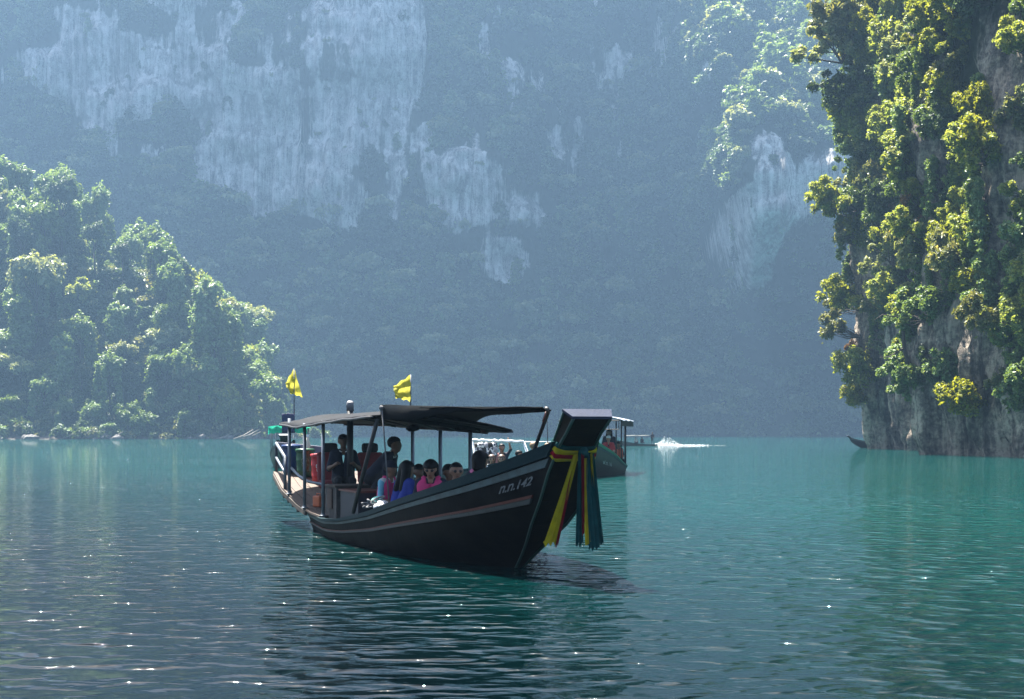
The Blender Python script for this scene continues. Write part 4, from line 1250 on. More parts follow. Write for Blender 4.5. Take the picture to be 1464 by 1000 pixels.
# ribbons round the prow
SASH = empty('prow_sash', BM @ Vector((1.76, 0, 1.50)), BOAT_RZ)
tag(SASH, 'yellow, red and teal cloth ribbons tied round the tall prow', 'ribbon')
def band(z0, z1, matn, colr, push, nm):
    mb = MB(); rows = []
    N = 44
    for i in range(N + 1):
        a = 2 * math.pi * i / N
        cx_, cy_ = math.cos(a), math.sin(a)
        zz = 0.0
        row = []
        for f in np.linspace(0, 1, 5):
            drop = -0.055 * math.cos(a) + 0.012 * math.sin(a * 3 + f * 4)
            z = 1.50 + z0 + (z1 - z0) * f + drop
            xf = stem_x(z) ; w_ = stem_w(z) + 0.028 + push; dep = 0.22
            # rounded rectangle
            ex = 0.32
            X = xf - dep / 2 + (dep / 2 + 0.03 + push) * math.copysign(abs(cx_) ** ex, cx_)
            Y = w_ * math.copysign(abs(cy_) ** ex, cy_)
            bul = 0.012 * math.sin(f * math.pi)
            row.append((X - 1.76 + bul * cx_, Y + bul * cy_, z - 1.50))
        rows.append(row)
    mb.sheet(rows); mb.build('band', cloth(matn, colr, 0.2), SASH, True)
M_Y, M_R, M_T = ('yellow_ribbon', (0.42, 0.33, 0.01)), ('red_ribbon', (0.22, 0.004, 0.014)), ('teal_ribbon', (0.003, 0.055, 0.058))
band(0.055, 0.115, *M_T, 0.0, 't'); band(0.005, 0.065, *M_Y, 0.006, 'y'); band(-0.045, 0.015, *M_R, 0.004, 'r'); band(-0.065, -0.035, *M_Y, 0.0, 'y')
def ribbon(top, bot, w0, w1, matn, colr, seed, out=0.0):
    """a hanging pleated strip; top and bottom as (X, Y, z) on the boat"""
    rg = random.Random(seed); mb = MB(); rows = []; n_ = 9
    T, B = Vector(top), Vector(bot)
    ph = rg.random() * 6
    for i in range(19):
        f = i / 18; c = T.lerp(B, f ** 1.05) + Vector((0.02 * math.sin(f * 3 + ph), 0, 0))
        w_ = w0 + (w1 - w0) * f
        row = []
        for j in range(n_):
            q = j / (n_ - 1) - 0.5
            rag = (0.03 * math.sin(j * 2.1 + ph) + 0.02 * rg.random()) if i == 18 else 0
            row.append(c + Vector((0.018 * math.sin(j * 1.9 + ph + f * 1.2), q * w_, rag)) - Vector((1.76, 0, 1.50)))
        rows.append(row)
    mb.sheet(rows); mb.build('ribbon', cloth(matn, colr, 0.25), SASH, True)
fx_ = 1.88
ribbon((fx_, -0.06, 1.46), (1.70, -0.30, 0.42), 0.07, 0.17, *M_Y, 1)
ribbon((fx_ - 0.01, -0.05, 1.46), (1.72, -0.235, 0.40), 0.03, 0.035, *M_R, 2)
ribbon((fx_ + 0.03, -0.02, 1.48), (1.93, -0.02, 0.42), 0.07, 0.11, *M_T, 3)
ribbon((fx_ + 0.045, 0.0, 1.48), (1.95, 0.02, 0.55), 0.035, 0.04, *M_R, 4)
ribbon((fx_ + 0.05, 0.04, 1.47), (1.97, 0.055, 0.43), 0.05, 0.055, *M_Y, 5)
ribbon((fx_ + 0.04, 0.08, 1.48), (1.96, 0.13, 0.38), 0.08, 0.13, *M_T, 6)
ribbon((fx_ + 0.02, 0.12, 1.47), (1.92, 0.20, 0.44), 0.03, 0.03, *M_Y, 7)
ribbon((fx_ + 0.01, 0.13, 1.47), (1.90, 0.26, 0.42), 0.06, 0.10, *M_T, 8)
mb = MB(); mb.blob((fx_ + 0.03 - 1.76, 0.03, -0.02), (0.05, 0.07, 0.055), 4, 0.3, 12, 8); mb.build('knot', cloth(*M_T, 0.2), SASH, True)
# ------------------------------------------------------------------ people: one smooth body surface each
def surface_net(Fv, org, h):
    """naive surface nets on a sampled distance field"""
    nx_, ny_, nz2 = Fv.shape
    ins = Fv < 0
    cnt = np.zeros((nx_ - 1, ny_ - 1, nz2 - 1)); acc = np.zeros(cnt.shape + (3,))
    corner = [(a, b, c) for a in (0, 1) for b in (0, 1) for c in (0, 1)]
    def sub(A, o): return A[o[0]:o[0] + nx_ - 1, o[1]:o[1] + ny_ - 1, o[2]:o[2] + nz2 - 1]
    for o in corner:
        for ax in range(3):
            if o[ax]: continue
            o2 = list(o); o2[ax] = 1
            fa, fb = sub(Fv, o), sub(Fv, o2)
            m = (fa < 0) != (fb < 0)
            t_ = np.where(m, fa / np.where(m, fa - fb, 1), 0)
            for k in range(3):
                acc[..., k] += m * (o[k] + (t_ if k == ax else 0))
            cnt += m
    act = cnt > 0
    idx = -np.ones(cnt.shape, int); idx[act] = np.arange(act.sum())
    cell = np.argwhere(act)
    V = (cell + acc[act] / cnt[act][:, None]) * h + org
    Q = []
    for ax in range(3):
        b, c = (ax + 1) % 3, (ax + 2) % 3
        sl0 = [slice(None)] * 3; sl1 = [slice(None)] * 3
        sl0[ax] = slice(0, -1); sl1[ax] = slice(1, None)
        e = ins[tuple(sl0)] != ins[tuple(sl1)]
        ii = np.argwhere(e)
        ii = ii[(ii[:, b] > 0) & (ii[:, c] > 0)]
        lim = np.array(cnt.shape)
        ii = ii[(ii < lim).all(1)]
        if not len(ii): continue
        db = np.zeros(3, int); db[b] = 1; dc = np.zeros(3, int); dc[c] = 1
        g = lambda d: idx[tuple((ii - d).T)]
        q = np.stack([g(0 * db), g(db), g(db + dc), g(dc)], 1)
        flip = ~ins[tuple(ii.T)]
        q[flip] = q[flip][:, ::-1]
        Q.append(q)
    return V, np.concatenate(Q)

def cap_d(P, a, b, ra, rb):
    a, b = np.asarray(a, float), np.asarray(b, float)
    ab = b - a; L2 = max(1e-9, ab @ ab)
    t_ = np.clip(((P - a) @ ab) / L2, 0, 1)
    return np.linalg.norm(P - (a + t_[..., None] * ab), axis=-1) - (ra + (rb - ra) * t_)

def sdf_mesh(name, prims, h, mats, k=0.03, cut=None):
    """prims: (a, b, ra, rb, material index)"""
    pts = np.array([p for q in prims for p in (q[0], q[1])], float); rad = max(max(q[2], q[3]) for q in prims)
    lo, hi = pts.min(0) - rad - 2 * h, pts.max(0) + rad + 2 * h
    n_ = np.ceil((hi - lo) / h).astype(int) + 1
    G = np.stack(np.meshgrid(*[lo[i] + h * np.arange(n_[i]) for i in range(3)], indexing='ij'), -1)
    D = None
    for q in prims:
        d = cap_d(G, *q[:4])
        if D is None: D = d
        else:
            hh = np.clip(0.5 + 0.5 * (D - d) / k, 0, 1)
            D = D * (1 - hh) + d * hh - k * hh * (1 - hh)
    if cut is not None: D = np.maximum(D, cut(G))
    V, Q = surface_net(D, lo, h)
    C = V[Q].mean(1)
    best = np.full(len(C), 1e9); mi = np.zeros(len(C), int)
    for q in prims:
        d = cap_d(C, *q[:4]); u_ = d < best - 1e-4
        best[u_] = d[u_]; mi[u_] = q[4]
    return mesh_np(name, V, Q, mats, True, None, mi)

SKIN = [paint('skin_a', (0.22, 0.115, 0.072), 0.6, 0.1, 10.0, bump=0), paint('skin_b', (0.30, 0.17, 0.11), 0.6, 0.1, 10.0, bump=0), paint('skin_c', (0.15, 0.08, 0.05), 0.6, 0.1, 10.0, bump=0)]
HAIR = paint('black_hair', (0.003, 0.0025, 0.0025), 0.5, 0.2, 30.0, spec=0.15)
HAIR2 = paint('brown_hair', (0.06, 0.028, 0.014), 0.5, 0.2, 30.0)
HAIR3 = paint('fair_hair', (0.16, 0.10, 0.045), 0.55, 0.2, 30.0)
LENS = paint('dark_lens', (0.004, 0.004, 0.005), 0.45, 0.0, bump=0)
EYE = paint('eye_white', (0.45, 0.42, 0.40), 0.4, 0.0, bump=0)
LIP = paint('lip', (0.16, 0.05, 0.04), 0.6, 0.0, bump=0)
PINK = paint('pink_life_vest', (0.62, 0.035, 0.17), 0.75, 0.15, 12.0)
PINK2 = paint('faded_pink_life_vest', (0.62, 0.15, 0.28), 0.75, 0.15, 12.0)

def rotv(v, yaw=0.0, pitch=0.0):
    """pitch forward (about Y), then yaw about Z"""
    x, y, z = v
    x, z = x * math.cos(pitch) + z * math.sin(pitch), -x * math.sin(pitch) + z * math.cos(pitch)
    return np.array([x * math.cos(yaw) - y * math.sin(yaw), x * math.sin(yaw) + y * math.cos(yaw), z])

def person(base, face, label, shirt, pants, skin=0, hair='short', hairmat=None, lean=0.1, head=(0.0, 0.0), arms='lap', vest=None, glasses=False,
           sit=True, fold=False, h=0.02, scale=1.0, group=None, sleeve=None, collar=None, cap=None):
    """base: world point under the hips (seat top, or the feet when standing); face: world angle the body faces. Local +X is forward."""
    sk = SKIN[skin]; mats = [sk, shirt, pants, sleeve or shirt, M_RUB]
    hip = np.array([0, 0, 0.12 if sit else 0.92])
    def T(x, y, z): return hip + rotv((x, y, z), 0, lean)            # torso frame
    pr = []
    # torso
    for s in (-1, 1):
        pr.append((T(0, s * 0.085, 0.0), T(0.0, s * 0.10, 0.20), 0.115, 0.10, 1))
        pr.append((T(0, s * 0.10, 0.20), T(0.0, s * 0.12, 0.42), 0.10, 0.095, 1))
        pr.append((T(0, s * 0.06, 0.47), T(0.0, s * 0.165, 0.45), 0.055, 0.065, 1))
        pr.append((hip + [0, s * 0.085, 0], hip + [0.02, s * 0.09, -0.02], 0.12, 0.115, 2))
    neck0, hc = T(0.0, 0, 0.48), None
    hy, hp = head
    def Hd(x, y, z): return T(0.015, 0, 0.54) + rotv((x, y, z), hy, lean * 0.4 + hp)
    pr.append((neck0, Hd(0.0, 0, 0.03), 0.055, 0.052, 0))
    pr.append((Hd(-0.012, 0, 0.145), Hd(0.012, 0, 0.135), 0.089, 0.086, 0))
    pr.append((Hd(0.03, 0, 0.10), Hd(0.048, 0, 0.045), 0.070, 0.046, 0))
    pr.append((Hd(0.098, 0, 0.115), Hd(0.108, 0, 0.088), 0.012, 0.016, 0))
    for s in (-1, 1): pr.append((Hd(0.0, s * 0.083, 0.125), Hd(-0.008, s * 0.088, 0.09), 0.020, 0.014, 0))
    # arms
    hands = []
    for s in (-1, 1):
        sh = T(0, s * 0.185, 0.44)
        if arms == 'lap': el, wr = T(0.06, s * 0.25, 0.17), hip + [0.30, s * 0.12, 0.10]
        elif arms == 'helm': el, wr = T(0.10, s * 0.26, 0.18), hip + [0.36, s * 0.16, 0.26]
        elif arms == 'hang': el, wr = T(0.0, s * 0.25, 0.16), T(0.06, s * 0.24, -0.09)
        elif arms == 'reach': el, wr = T(0.18, s * 0.20, 0.24), T(0.34, s * 0.14, 0.04)
        elif arms == 'raise': el, wr = ((T(0.10, s * 0.25, 0.62), T(0.14, s * 0.16, 0.88)) if s > 0 else (T(0.05, s * 0.25, 0.17), T(0.22, s * 0.15, 0.16)))
        pr.append((sh, el, 0.058, 0.046, 3))
        pr.append((sh + (el - sh) * 0.6, el, 0.045, 0.043, 0)) if sleeve is None else None
        pr.append((el, wr, 0.042, 0.029, 0))
        dv = (wr - el) / np.linalg.norm(wr - el)
        palm = wr + dv * 0.075
        pr.append((wr, palm, 0.030, 0.036, 0)); hands.append((palm, dv, s))
    # legs
    for s in (-1, 1):
        if sit and fold: kn, an = np.array([0.30, s * 0.15, 0.20]), np.array([0.10, s * 0.17, -0.02])
        elif sit: kn, an = np.array([0.44, s * 0.13, 0.10]), np.array([0.42, s * 0.13, -0.30])
        else: kn, an = np.array([0.03, s * 0.10, 0.48]), np.array([0.0, s * 0.10, 0.08])
        pr.append((hip + [0.02, s * 0.09, -0.02], kn, 0.088, 0.060, 2)); pr.append((kn, an, 0.058, 0.040, 2))
        pr.append((an + [-0.02, 0, -0.03], an + [0.15, s * 0.02, -0.04], 0.038, 0.030, 4))
    e = empty('person', base, face); e.scale = (scale,) * 3
    tag(e, label, 'person', group)
    body = sdf_mesh('body', pr, h, mats, 0.028)
    # fingers and thumb, rooted in the palm, in the same mesh
    if h < 0.03:
        mb = MB()
        for palm, dv, s in hands:
            dn = np.array([0, 0, -1.0]) if abs(dv[2]) < 0.8 else np.array([1.0, 0, 0])
            sd = np.cross(dv, dn); sd /= np.linalg.norm(sd); dn = np.cross(sd, dv)
            for q, L in ((-0.027, 0.066), (-0.009, 0.075), (0.009, 0.070), (0.026, 0.055)):
                p0 = palm + sd * q; mb.tube([p0, p0 + dv * L * 0.5 + dn * -0.006, p0 + dv * L * 0.8 + dn * 0.03], [0.0095, 0.009, 0.007], 5)
            p0 = palm - dv * 0.035 - sd * s * 0.028; mb.tube([p0, p0 - sd * s * 0.025 + dv * 0.03, p0 - sd * s * 0.02 + dv * 0.055 + dn * 0.012], [0.011, 0.010, 0.008], 5)
        hm_ = mb.mesh('hand', sk, True)
        import bmesh
        bm = bmesh.new(); bm.from_mesh(body); bm.from_mesh(hm_); bm.to_mesh(body); bm.free(); bpy.data.meshes.remove(hm_)
    link('body', body, e)
    # hair
    hm = hairmat or HAIR; hs = h * 0.8
    rr = {'short': 0.098, 'crew': 0.094, 'bob': 0.108, 'long': 0.104}[hair]
    hp_ = [(Hd(-0.020, 0, 0.155), Hd(0.008, 0, 0.152), rr, rr - 0.003, 0)]
    if hair == 'bob':
        hp_ += [(Hd(-0.04, s * 0.06, 0.15), Hd(-0.035, s * 0.075, 0.03), 0.055, 0.045, 0) for s in (-1, 1)] + [(Hd(-0.06, 0, 0.14), Hd(-0.06, 0, 0.02), 0.07, 0.06, 0)]
    if hair == 'long':
        hp_ += [(Hd(-0.05, s * 0.05, 0.14), T(-0.07, s * 0.08, 0.33), 0.065, 0.05, 0) for s in (-1, 1)] + [(Hd(-0.03, s * 0.085, 0.13), T(0.03, s * 0.10, 0.36), 0.03, 0.028, 0) for s in (-1, 1)]
    f0, fn, up = Hd(0.0, 0, 0.0), rotv((1, 0, 0), hy, lean * 0.4 + hp), rotv((0, 0, 1), hy, lean * 0.4 + hp)
    line = {'short': 0.165, 'crew': 0.175, 'bob': 0.150, 'long': 0.160}[hair]
    low = {'short': 0.085, 'crew': 0.10, 'bob': -9, 'long': -9}[hair]
    def cut(G):
        q = G - f0
        fx_, uz = q @ fn, q @ up
        face_ = np.minimum(fx_ - 0.012, line - uz)                     # in front and below the hair line -> removed
        return np.maximum(face_, low - uz)
    link('hair', sdf_mesh('hair', hp_, hs, [hm], 0.03, cut), e)
    # face
    mb = MB()
    if glasses:
        for s in (-1, 1): mb.blob(tuple(Hd(0.092, s * 0.034, 0.125)), (0.016, 0.029, 0.022), 1, 0.0, 10, 6)
        mb.tube([Hd(0.098, -0.012, 0.130), Hd(0.098, 0.012, 0.130)], 0.004, 5)
        for s in (-1, 1): mb.tube([Hd(0.09, s * 0.06, 0.130), Hd(0.0, s * 0.093, 0.130)], 0.004, 5)
        mb.build('sunglasses', LENS, e, True)
    else:
        for s in (-1, 1): mb.blob(tuple(Hd(0.086, s * 0.033, 0.122)), (0.007, 0.014, 0.007), 1, 0.0, 8, 5)
        for s in (-1, 1): mb.blob(tuple(Hd(0.090, s * 0.033, 0.122)), (0.005, 0.007, 0.007), 1, 0.0, 8, 5, 1)
        for s in (-1, 1): mb.tube([Hd(0.088, s * 0.018, 0.140), Hd(0.085, s * 0.048, 0.141)], 0.004, 5, 1)
        mb.build('eyes', [EYE, HAIR], e, True)
    mb = MB(); mb.tube([Hd(0.090, -0.022, 0.052), Hd(0.096, 0, 0.054), Hd(0.090, 0.022, 0.052)], [0.003, 0.007, 0.003], 6); mb.build('mouth', LIP, e, True)
    if collar:
        mb = MB(); mb.tube([T(0.065, -0.03, 0.475), T(0.05, -0.075, 0.49), T(-0.03, -0.085, 0.515), T(-0.06, 0, 0.52), T(-0.03, 0.085, 0.515), T(0.05, 0.075, 0.49), T(0.065, 0.03, 0.475)], 0.011, 6); mb.build('collar', collar, e, True)
    if cap:
        link('cap', sdf_mesh('cap', [(Hd(-0.015, 0, 0.165), Hd(0.008, 0, 0.165), 0.104, 0.102, 0), (Hd(0.07, -0.03, 0.165), Hd(0.15, 0, 0.155), 0.02, 0.012, 0), (Hd(0.07, 0.03, 0.165), Hd(0.15, 0, 0.155), 0.02, 0.012, 0)], hs, [cap], 0.02, lambda G: 0.150 - (G - f0) @ up), e)
    if vest:
        vp = []
        for s in (-1, 1):
            vp.append((T(0.015, s * 0.085, 0.10), T(0.015, s * 0.105, 0.40), 0.132, 0.115, 0))
            vp.append((T(0.02, s * 0.10, 0.38), T(-0.01, s * 0.10, 0.50), 0.085, 0.055, 0))
        ctr, tn = T(0, 0, 0.0), rotv((0, 0, 1), 0, lean)
        fw = rotv((1, 0, 0), 0, lean)
        def vcut(G):
            q = G - ctr; z_ = q @ tn; x_ = q @ fw; y_ = q[..., 1]
            gap = np.maximum(0.022 - np.abs(y_), 0.0 - x_)              # open front seam
            gap = np.maximum(-(np.abs(y_) - 0.02), -x_)
            out = np.maximum(0.08 - z_, z_ - 0.555)
            out = np.maximum(out, np.minimum(0.02 - np.abs(y_), x_ - 0.05))
            nk = np.minimum(0.062 - np.abs(y_), z_ - 0.44)
            return np.maximum(out, nk)
        link('life_vest', sdf_mesh('life_vest', vp, h, [vest], 0.02, vcut), e)
    return e

def bw(u, v, y): return BM @ onboat(u, v, y)
def seat_person(u, v_head, d, yaw, label, *a, **k):
    """seated so that the head's middle falls on that pixel at distance d; yaw 0 faces the camera, + turns to the picture's right"""
    sc = k.get('scale', 1.0); lean = k.get('lean', 0.1)
    hd = px(u, v_head, d)
    fa = -math.pi / 2 + yaw
    off = rotv((0.015, 0, 0.54), 0, lean) + np.array([0, 0, 0.12]) + np.array([0.02 * math.sin(lean), 0, 0.11])
    k.setdefault('fold', d < 23)
    b = hd - Vector((off[0] * sc * math.cos(fa), off[0] * sc * math.sin(fa), off[2] * sc))
    return person(b, fa, label, *a, **k)

NAVY = paint('navy_cotton', (0.006, 0.008, 0.022), 0.85, 0.15, 12.0)
DARKP = paint('dark_trousers', (0.008, 0.008, 0.011), 0.85, 0.15, 12.0)
BLUE = paint('royal_blue_cotton', (0.012, 0.03, 0.26), 0.8, 0.2, 9.0)
LBLUE = paint('pale_blue_sleeve', (0.16, 0.42, 0.55), 0.8, 0.2, 9.0)
WHITEC = paint('white_cotton', (0.6, 0.6, 0.6), 0.8, 0.1, 12.0)
KHAKI = paint('khaki_print', (0.22, 0.22, 0.14), 0.85, 0.5, 14.0)
REDC = paint('red_cotton', (0.35, 0.02, 0.025), 0.8, 0.15, 12.0)
OLIVE = paint('olive_cotton', (0.09, 0.085, 0.045), 0.85, 0.3, 12.0)
ORANGEV = paint('orange_life_vest', (0.5, 0.10, 0.04), 0.8, 0.15, 12.0)

seat_person(491, 632, 24.6, 0.2, 'helmsman in navy shirt with white collar sitting beside the exhaust stack', NAVY, DARKP, 2, 'short', arms='helm', lean=0.0, collar=M_WHITE)
seat_person(566, 637, 22.9, 1.35, 'crewman in navy polo shirt bending forward over the passengers', NAVY, DARKP, 2, 'short', arms='reach', lean=0.75, head=(0.0, -0.35), collar=M_WHITE, scale=1.05)
seat_person(558, 672, 21.6, 1.0, 'child with pink life vest and pale blue sleeves by the white rope', WHITEC, DARKP, 0, 'short', arms='lap', vest=PINK, sleeve=LBLUE, scale=0.95, lean=0.15, cap=NAVY)
seat_person(582, 672, 21.3, 2.2, 'woman with long dark hair in a royal blue shirt, seen from behind', BLUE, DARKP, 0, 'long', HAIR2 if False else HAIR, lean=0.25, arms='lap')
seat_person(599, 676, 22.2, 0.3, 'dark-haired passenger half hidden behind the woman in blue', NAVY, DARKP, 2, 'short', lean=0.2)
seat_person(616, 671, 20.6, -0.1, 'passenger in pink life vest over black with sunglasses and bowl-cut hair', NAVY, DARKP, 1, 'bob', arms='lap', vest=PINK, glasses=True, lean=0.15, head=(0.0, 0.25))
seat_person(642, 677, 20.7, 0.6, 'passenger in dark clothes peeking out beside the crew-cut man', NAVY, DARKP, 2, 'short', lean=0.2)
seat_person(652.5, 675, 19.6, 0.25, 'man with crew cut and sunglasses in a dark shirt', NAVY, DARKP, 0, 'crew', glasses=True, lean=0.1, vest=None)
seat_person(687, 660, 18.9, 2.3, 'passenger with black bobbed hair in faded pink life vest, seen from behind', NAVY, DARKP, 0, 'bob', vest=PINK2, lean=0.2)

# ------------------------------------------------------------------ the other boats
def small_boat(u, d, heading, label, hullmat, trim, stripe, scale=1.0, text=None, name='longtail_boat'):
    p = px(u, 620, d); o = empty(name, (p.x, p.y, 0), heading); o.scale = (scale,) * 3
    tag(o, label, 'boat')
    build_hull(o, text, hullmat, trim, stripe, False)
    return o
def roof_on(o, x0, x1, z, w, mat, posts, postmat, crown=0.12, sag=0.02):
    mb = MB(); rows = [[(X, q * w, z + crown * (1 - q * q) + sag * math.sin(X * 3)) for q in np.linspace(1, -1, 9)] for X in np.linspace(x0, x1, 14)]
    mb.sheet(rows, 0.025); r = mb.build('roof', mat, o, True)
    for X in posts:
        for s in (-1, 1):
            yb = min(w - 0.05, hull_pt(S_of(X, 0.95), 0.95, 1).y - 0.03)
            mb = MB(); mb.tube([(X, s * yb, sheer(max(X, -8.0)) - 0.03), (X, s * yb, z + 0.01)], 0.028, 6); mb.build('roof_post', postmat, o, True)
    return r
M_OHULL = paint('olive_hull_paint', (0.035, 0.045, 0.035), 0.55, 0.3, 2.0, wear_col=(0.06, 0.06, 0.05))
M_OGREEN = paint('bright_green_trim', (0.02, 0.17, 0.09), 0.5, 0.2, 5.0)
M_GREENROOF = cloth('green_roof_sheet', (0.05, 0.55, 0.36), 0.4)
M_WHITEROOF = paint('white_roof_sheet', (0.42, 0.46, 0.55), 0.4, 0.1, 5.0, spec=0.5)
M_NAVYT = paint('navy_tarp', (0.012, 0.016, 0.07), 0.7, 0.2, 4.0)

# green-roofed boat astern: seen end on behind the stern platform
o = small_boat(402, 68, math.atan2(-1, 0.10), 'moored boat with bright green roof sheet behind the stern platform', M_OHULL, M_LTEAL, M_LTEAL, 0.85)
o.location.y += 1.5
roof_on(o, -6.5, -1.5, 2.35, 1.15, M_GREENROOF, (-6.2, -4.0, -1.7), M_STEEL, 0.10)
mb = MB()
for k in range(9): mb.tube([(-1.5 - 0.005 * k, -1.1 + 0.275 * k, 2.16), (-1.48, -1.1 + 0.275 * k, 1.84)], 0.14, 6)
rows = [[(-1.47 + 0.03 * math.sin(q * 14), q * 1.15, 2.40 + 0.10 * (1 - q * q) - f * 0.44 + (0.03 * math.sin(q * 20) if f == 1 else 0)) for q in np.linspace(-1, 1, 22)] for f in (0, 0.5, 1)]
mb = MB(); mb.sheet(rows); mb.build('roof_valance', M_GREENROOF, o, True)
w = o.matrix_basis @ Vector((-1.25, 0.05, 2.02))
mb = MB(); mb.sheet([[(0.02 * math.sin(j * 1.3), -0.32 + 0.64 * j / 8, 0.98 - 0.98 * i / 6 + 0.05 * (j == 4) * (i == 0)) for j in range(9)] for i in range(7)], 0.02, normal=(1, 0, 0))
tag(mb.build('navy_banner', M_NAVYT, None, True, w + Vector((0, 0, 0.0)), o.rotation_euler.z), 'navy blue cloth hanging in front of the green roof', 'cloth')
seat_person(410, 630, 70.2, math.pi - 0.3, 'passenger in olive top seen under the green roof', OLIVE, DARKP, 0, 'short', HAIR2, vest=None, h=0.035, scale=1.1)
seat_person(398, 633, 70.6, 2.6, 'passenger in red top at the side under the green roof', REDC, DARKP, 1, 'short', h=0.035, scale=1.0)
seat_person(420, 633, 70.9, 2.9, 'passenger in dark red top beside the olive one under the green roof', ORANGEV, DARKP, 0, 'short', h=0.035, scale=1.0)

# boat behind the prow: same build, coming the other way
HB = math.atan2(-0.985, -0.17)
o = small_boat(838, 55, HB, 'olive longtail boat with white roof behind the tall prow', M_OHULL, M_OGREEN, M_LTEAL, 1.0)
o2 = o
hull_lettering(o, '\u0e1f.\u0e17. 16', 0.36, -0.55, 0.62, 1, paint('white_hull_letters', (0.42, 0.44, 0.42), 0.6, 0.3, 9.0))
roof_on(o, -7.4, -1.6, 2.25, 1.25, M_WHITEROOF, (-7.1, -5.2, -3.4, -1.8), M_BLACK, 0.18)
mb = MB()
for X in np.linspace(-1.5, -0.9, 4):
    mb.tube([(X, -1.2, 2.22), (X, 1.2, 2.22)], 0.02, 5)
for y_ in np.linspace(-1.2, 1.2, 7):
    mb.tube([(-1.6, y_, 2.23), (-0.9, y_, 2.23)], 0.02, 5); mb.tube([(-0.9, y_, 2.23), (-0.95, y_, 1.86)], 0.018, 5)
mb.tube([(-0.95, -1.2, 1.86), (-0.95, 1.2, 1.86)], 0.02, 5)
mb.build('roof_rack', M_BLACK, o)
mb = MB(); mb.sheet([[(X, 1.24, 2.06 - f * 0.30) for X in np.linspace(-7.3, -1.7, 12)] for f in (-0.6, 0.2)], 0.02, normal=(0, 1, 0)); mb.build('roof_side_curtain', M_RUB, o)
def crew(o, x, y, z, yaw, *a, **k):
    p = o.matrix_basis @ Vector((x, y, z)); return person(p, -math.pi / 2 + yaw, *a, **k)
crew(o2, -3.2, 0.55, 0.70, 0.0, 'passenger in red with white cap under the white roof', REDC, DARKP, 1, 'short', h=0.035, cap=WHITEC)
crew(o2, -4.6, 0.45, 0.85, -0.3, 'passenger in dark clothes standing tall under the white roof', NAVY, DARKP, 2, 'long', h=0.035, scale=1.15)
crew(o2, -5.6, 0.70, 0.45, 0.3, 'passenger in orange life vest near the stern under the white roof', NAVY, DARKP, 0, 'bob', vest=ORANGEV, h=0.035)
crew(o2, -6.3, 0.55, 0.45, 0.5, 'second passenger in orange life vest beside the rear roof post', REDC, DARKP, 0, 'short', vest=ORANGEV, h=0.035)

# low boat with a white pole frame, behind the passengers
o = small_boat(735, 40, math.atan2(-0.45, 0.89), 'low boat with white pole frame and hanging life vests behind the passengers', M_OHULL, M_TEAL, M_LTEAL, 0.8)
o3 = o
inv = o.matrix_basis.inverted()
def q3(u, v, d): return inv @ px(u, v, d)
mb = MB()
A, B = q3(675.5, 629.5, 40.6), q3(748.5, 632, 40.6); A2, B2 = q3(681, 668, 40.6), q3(760, 664, 40.6)
mb.tube([A2 + Vector((0, 0, -0.4)), A2, A], 0.035, 6); mb.tube([B2 + Vector((0.1, 0, -0.5)), B2, B], 0.045, 6); mb.tube([B, q3(790, 632, 40.6)], 0.018, 5)
mb.build('pole_frame', M_WHITE, o, True)
mb = MB(); mb.tube([A.lerp(B, i / 16) + Vector((0, 0, 0.015 * math.sin(i * 2.2))) for i in range(17)], [0.05 + 0.018 * math.sin(i * 2.9) for i in range(17)], 8); mb.build('rolled_canvas', M_WHITE, o, True)
M_MOT = new_mat('mottled_vests'); t = NT(M_MOT); b = t.n['Principled BSDF']; vo = t('TexVoronoi', i_Scale=9.0); tc = t('TexCoord')
t.to(tc.outputs['Object'], vo.inputs['Vector']); t.to(t.ramp(vo.outputs['Distance'], [(0.30, (0.012, 0.014, 0.02)), (0.52, (0.03, 0.035, 0.06)), (0.60, (0.6, 0.6, 0.62))]), b.inputs['Base Color'])
k = 0
for r_ in range(3):
    for c_ in range(6):
        p = px(680 + c_ * 5.2 + (r_ % 2) * 2, 637 + r_ * 6.5, 41.0)
        mb = MB(); mb.blob((0, 0, 0), (0.085, 0.07, 0.10), k, 0.35, 10, 7)
        tag(mb.build('hanging_bag', [M_RUB, M_MOT, M_MOT, paint('grey_bag', (0.3, 0.3, 0.34), 0.7, 0.3)][k % 4], None, True, p), 'small black or white mottled bag hanging in the net under the white pole frame', 'bag', 'bags hanging under the white pole frame'); k += 1
mb = MB()
for i in range(7): mb.tube([q3(678 + i * 5.2, 632, 41.0), q3(679 + i * 5.2, 656, 41.0)], 0.008, 4)
for i in range(4): mb.tube([q3(678, 633 + i * 7, 41.0), q3(711, 633 + i * 7, 41.0)], 0.008, 4)
mb.build('cargo_net', M_ROPE, o)
def far_person(u, v, d, yaw, lab, *a, **k):
    return seat_person(u, v, d, yaw, lab, *a, **dict(dict(h=0.03), **k))
far_person(703, 657, 39.6, 0.1, 'person with fair sunglasses sitting under the white pole frame', WHITEC, DARKP, 1, 'long', HAIR2, glasses=True)
far_person(717, 657, 39.4, -0.1, 'person with brown hair and dark sunglasses sitting under the white pole frame', WHITEC, DARKP, 1, 'long', HAIR2, glasses=True)
far_person(706.5, 641, 41.6, 0.9, 'person with long red-brown hair and pink top under the white pole frame', paint('dusty_pink_top', (0.35, 0.14, 0.14), 0.8, 0.2), DARKP, 1, 'long', HAIR2, scale=1.05)
far_person(717.5, 641, 41.8, 0.4, 'person in black reaching up to the white pole frame', NAVY, DARKP, 0, 'short', arms='raise', scale=1.0, sleeve=NAVY)
far_person(763, 640, 38.6, 2.3, 'man with fair hair and khaki print shirt seen from behind', KHAKI, DARKP, 1, 'short', HAIR3, lean=0.3, scale=1.15)
far_person(742, 651, 39.0, 1.4, 'dark-haired person just showing above the gunwale beside the khaki shirt', NAVY, DARKP, 0, 'short')
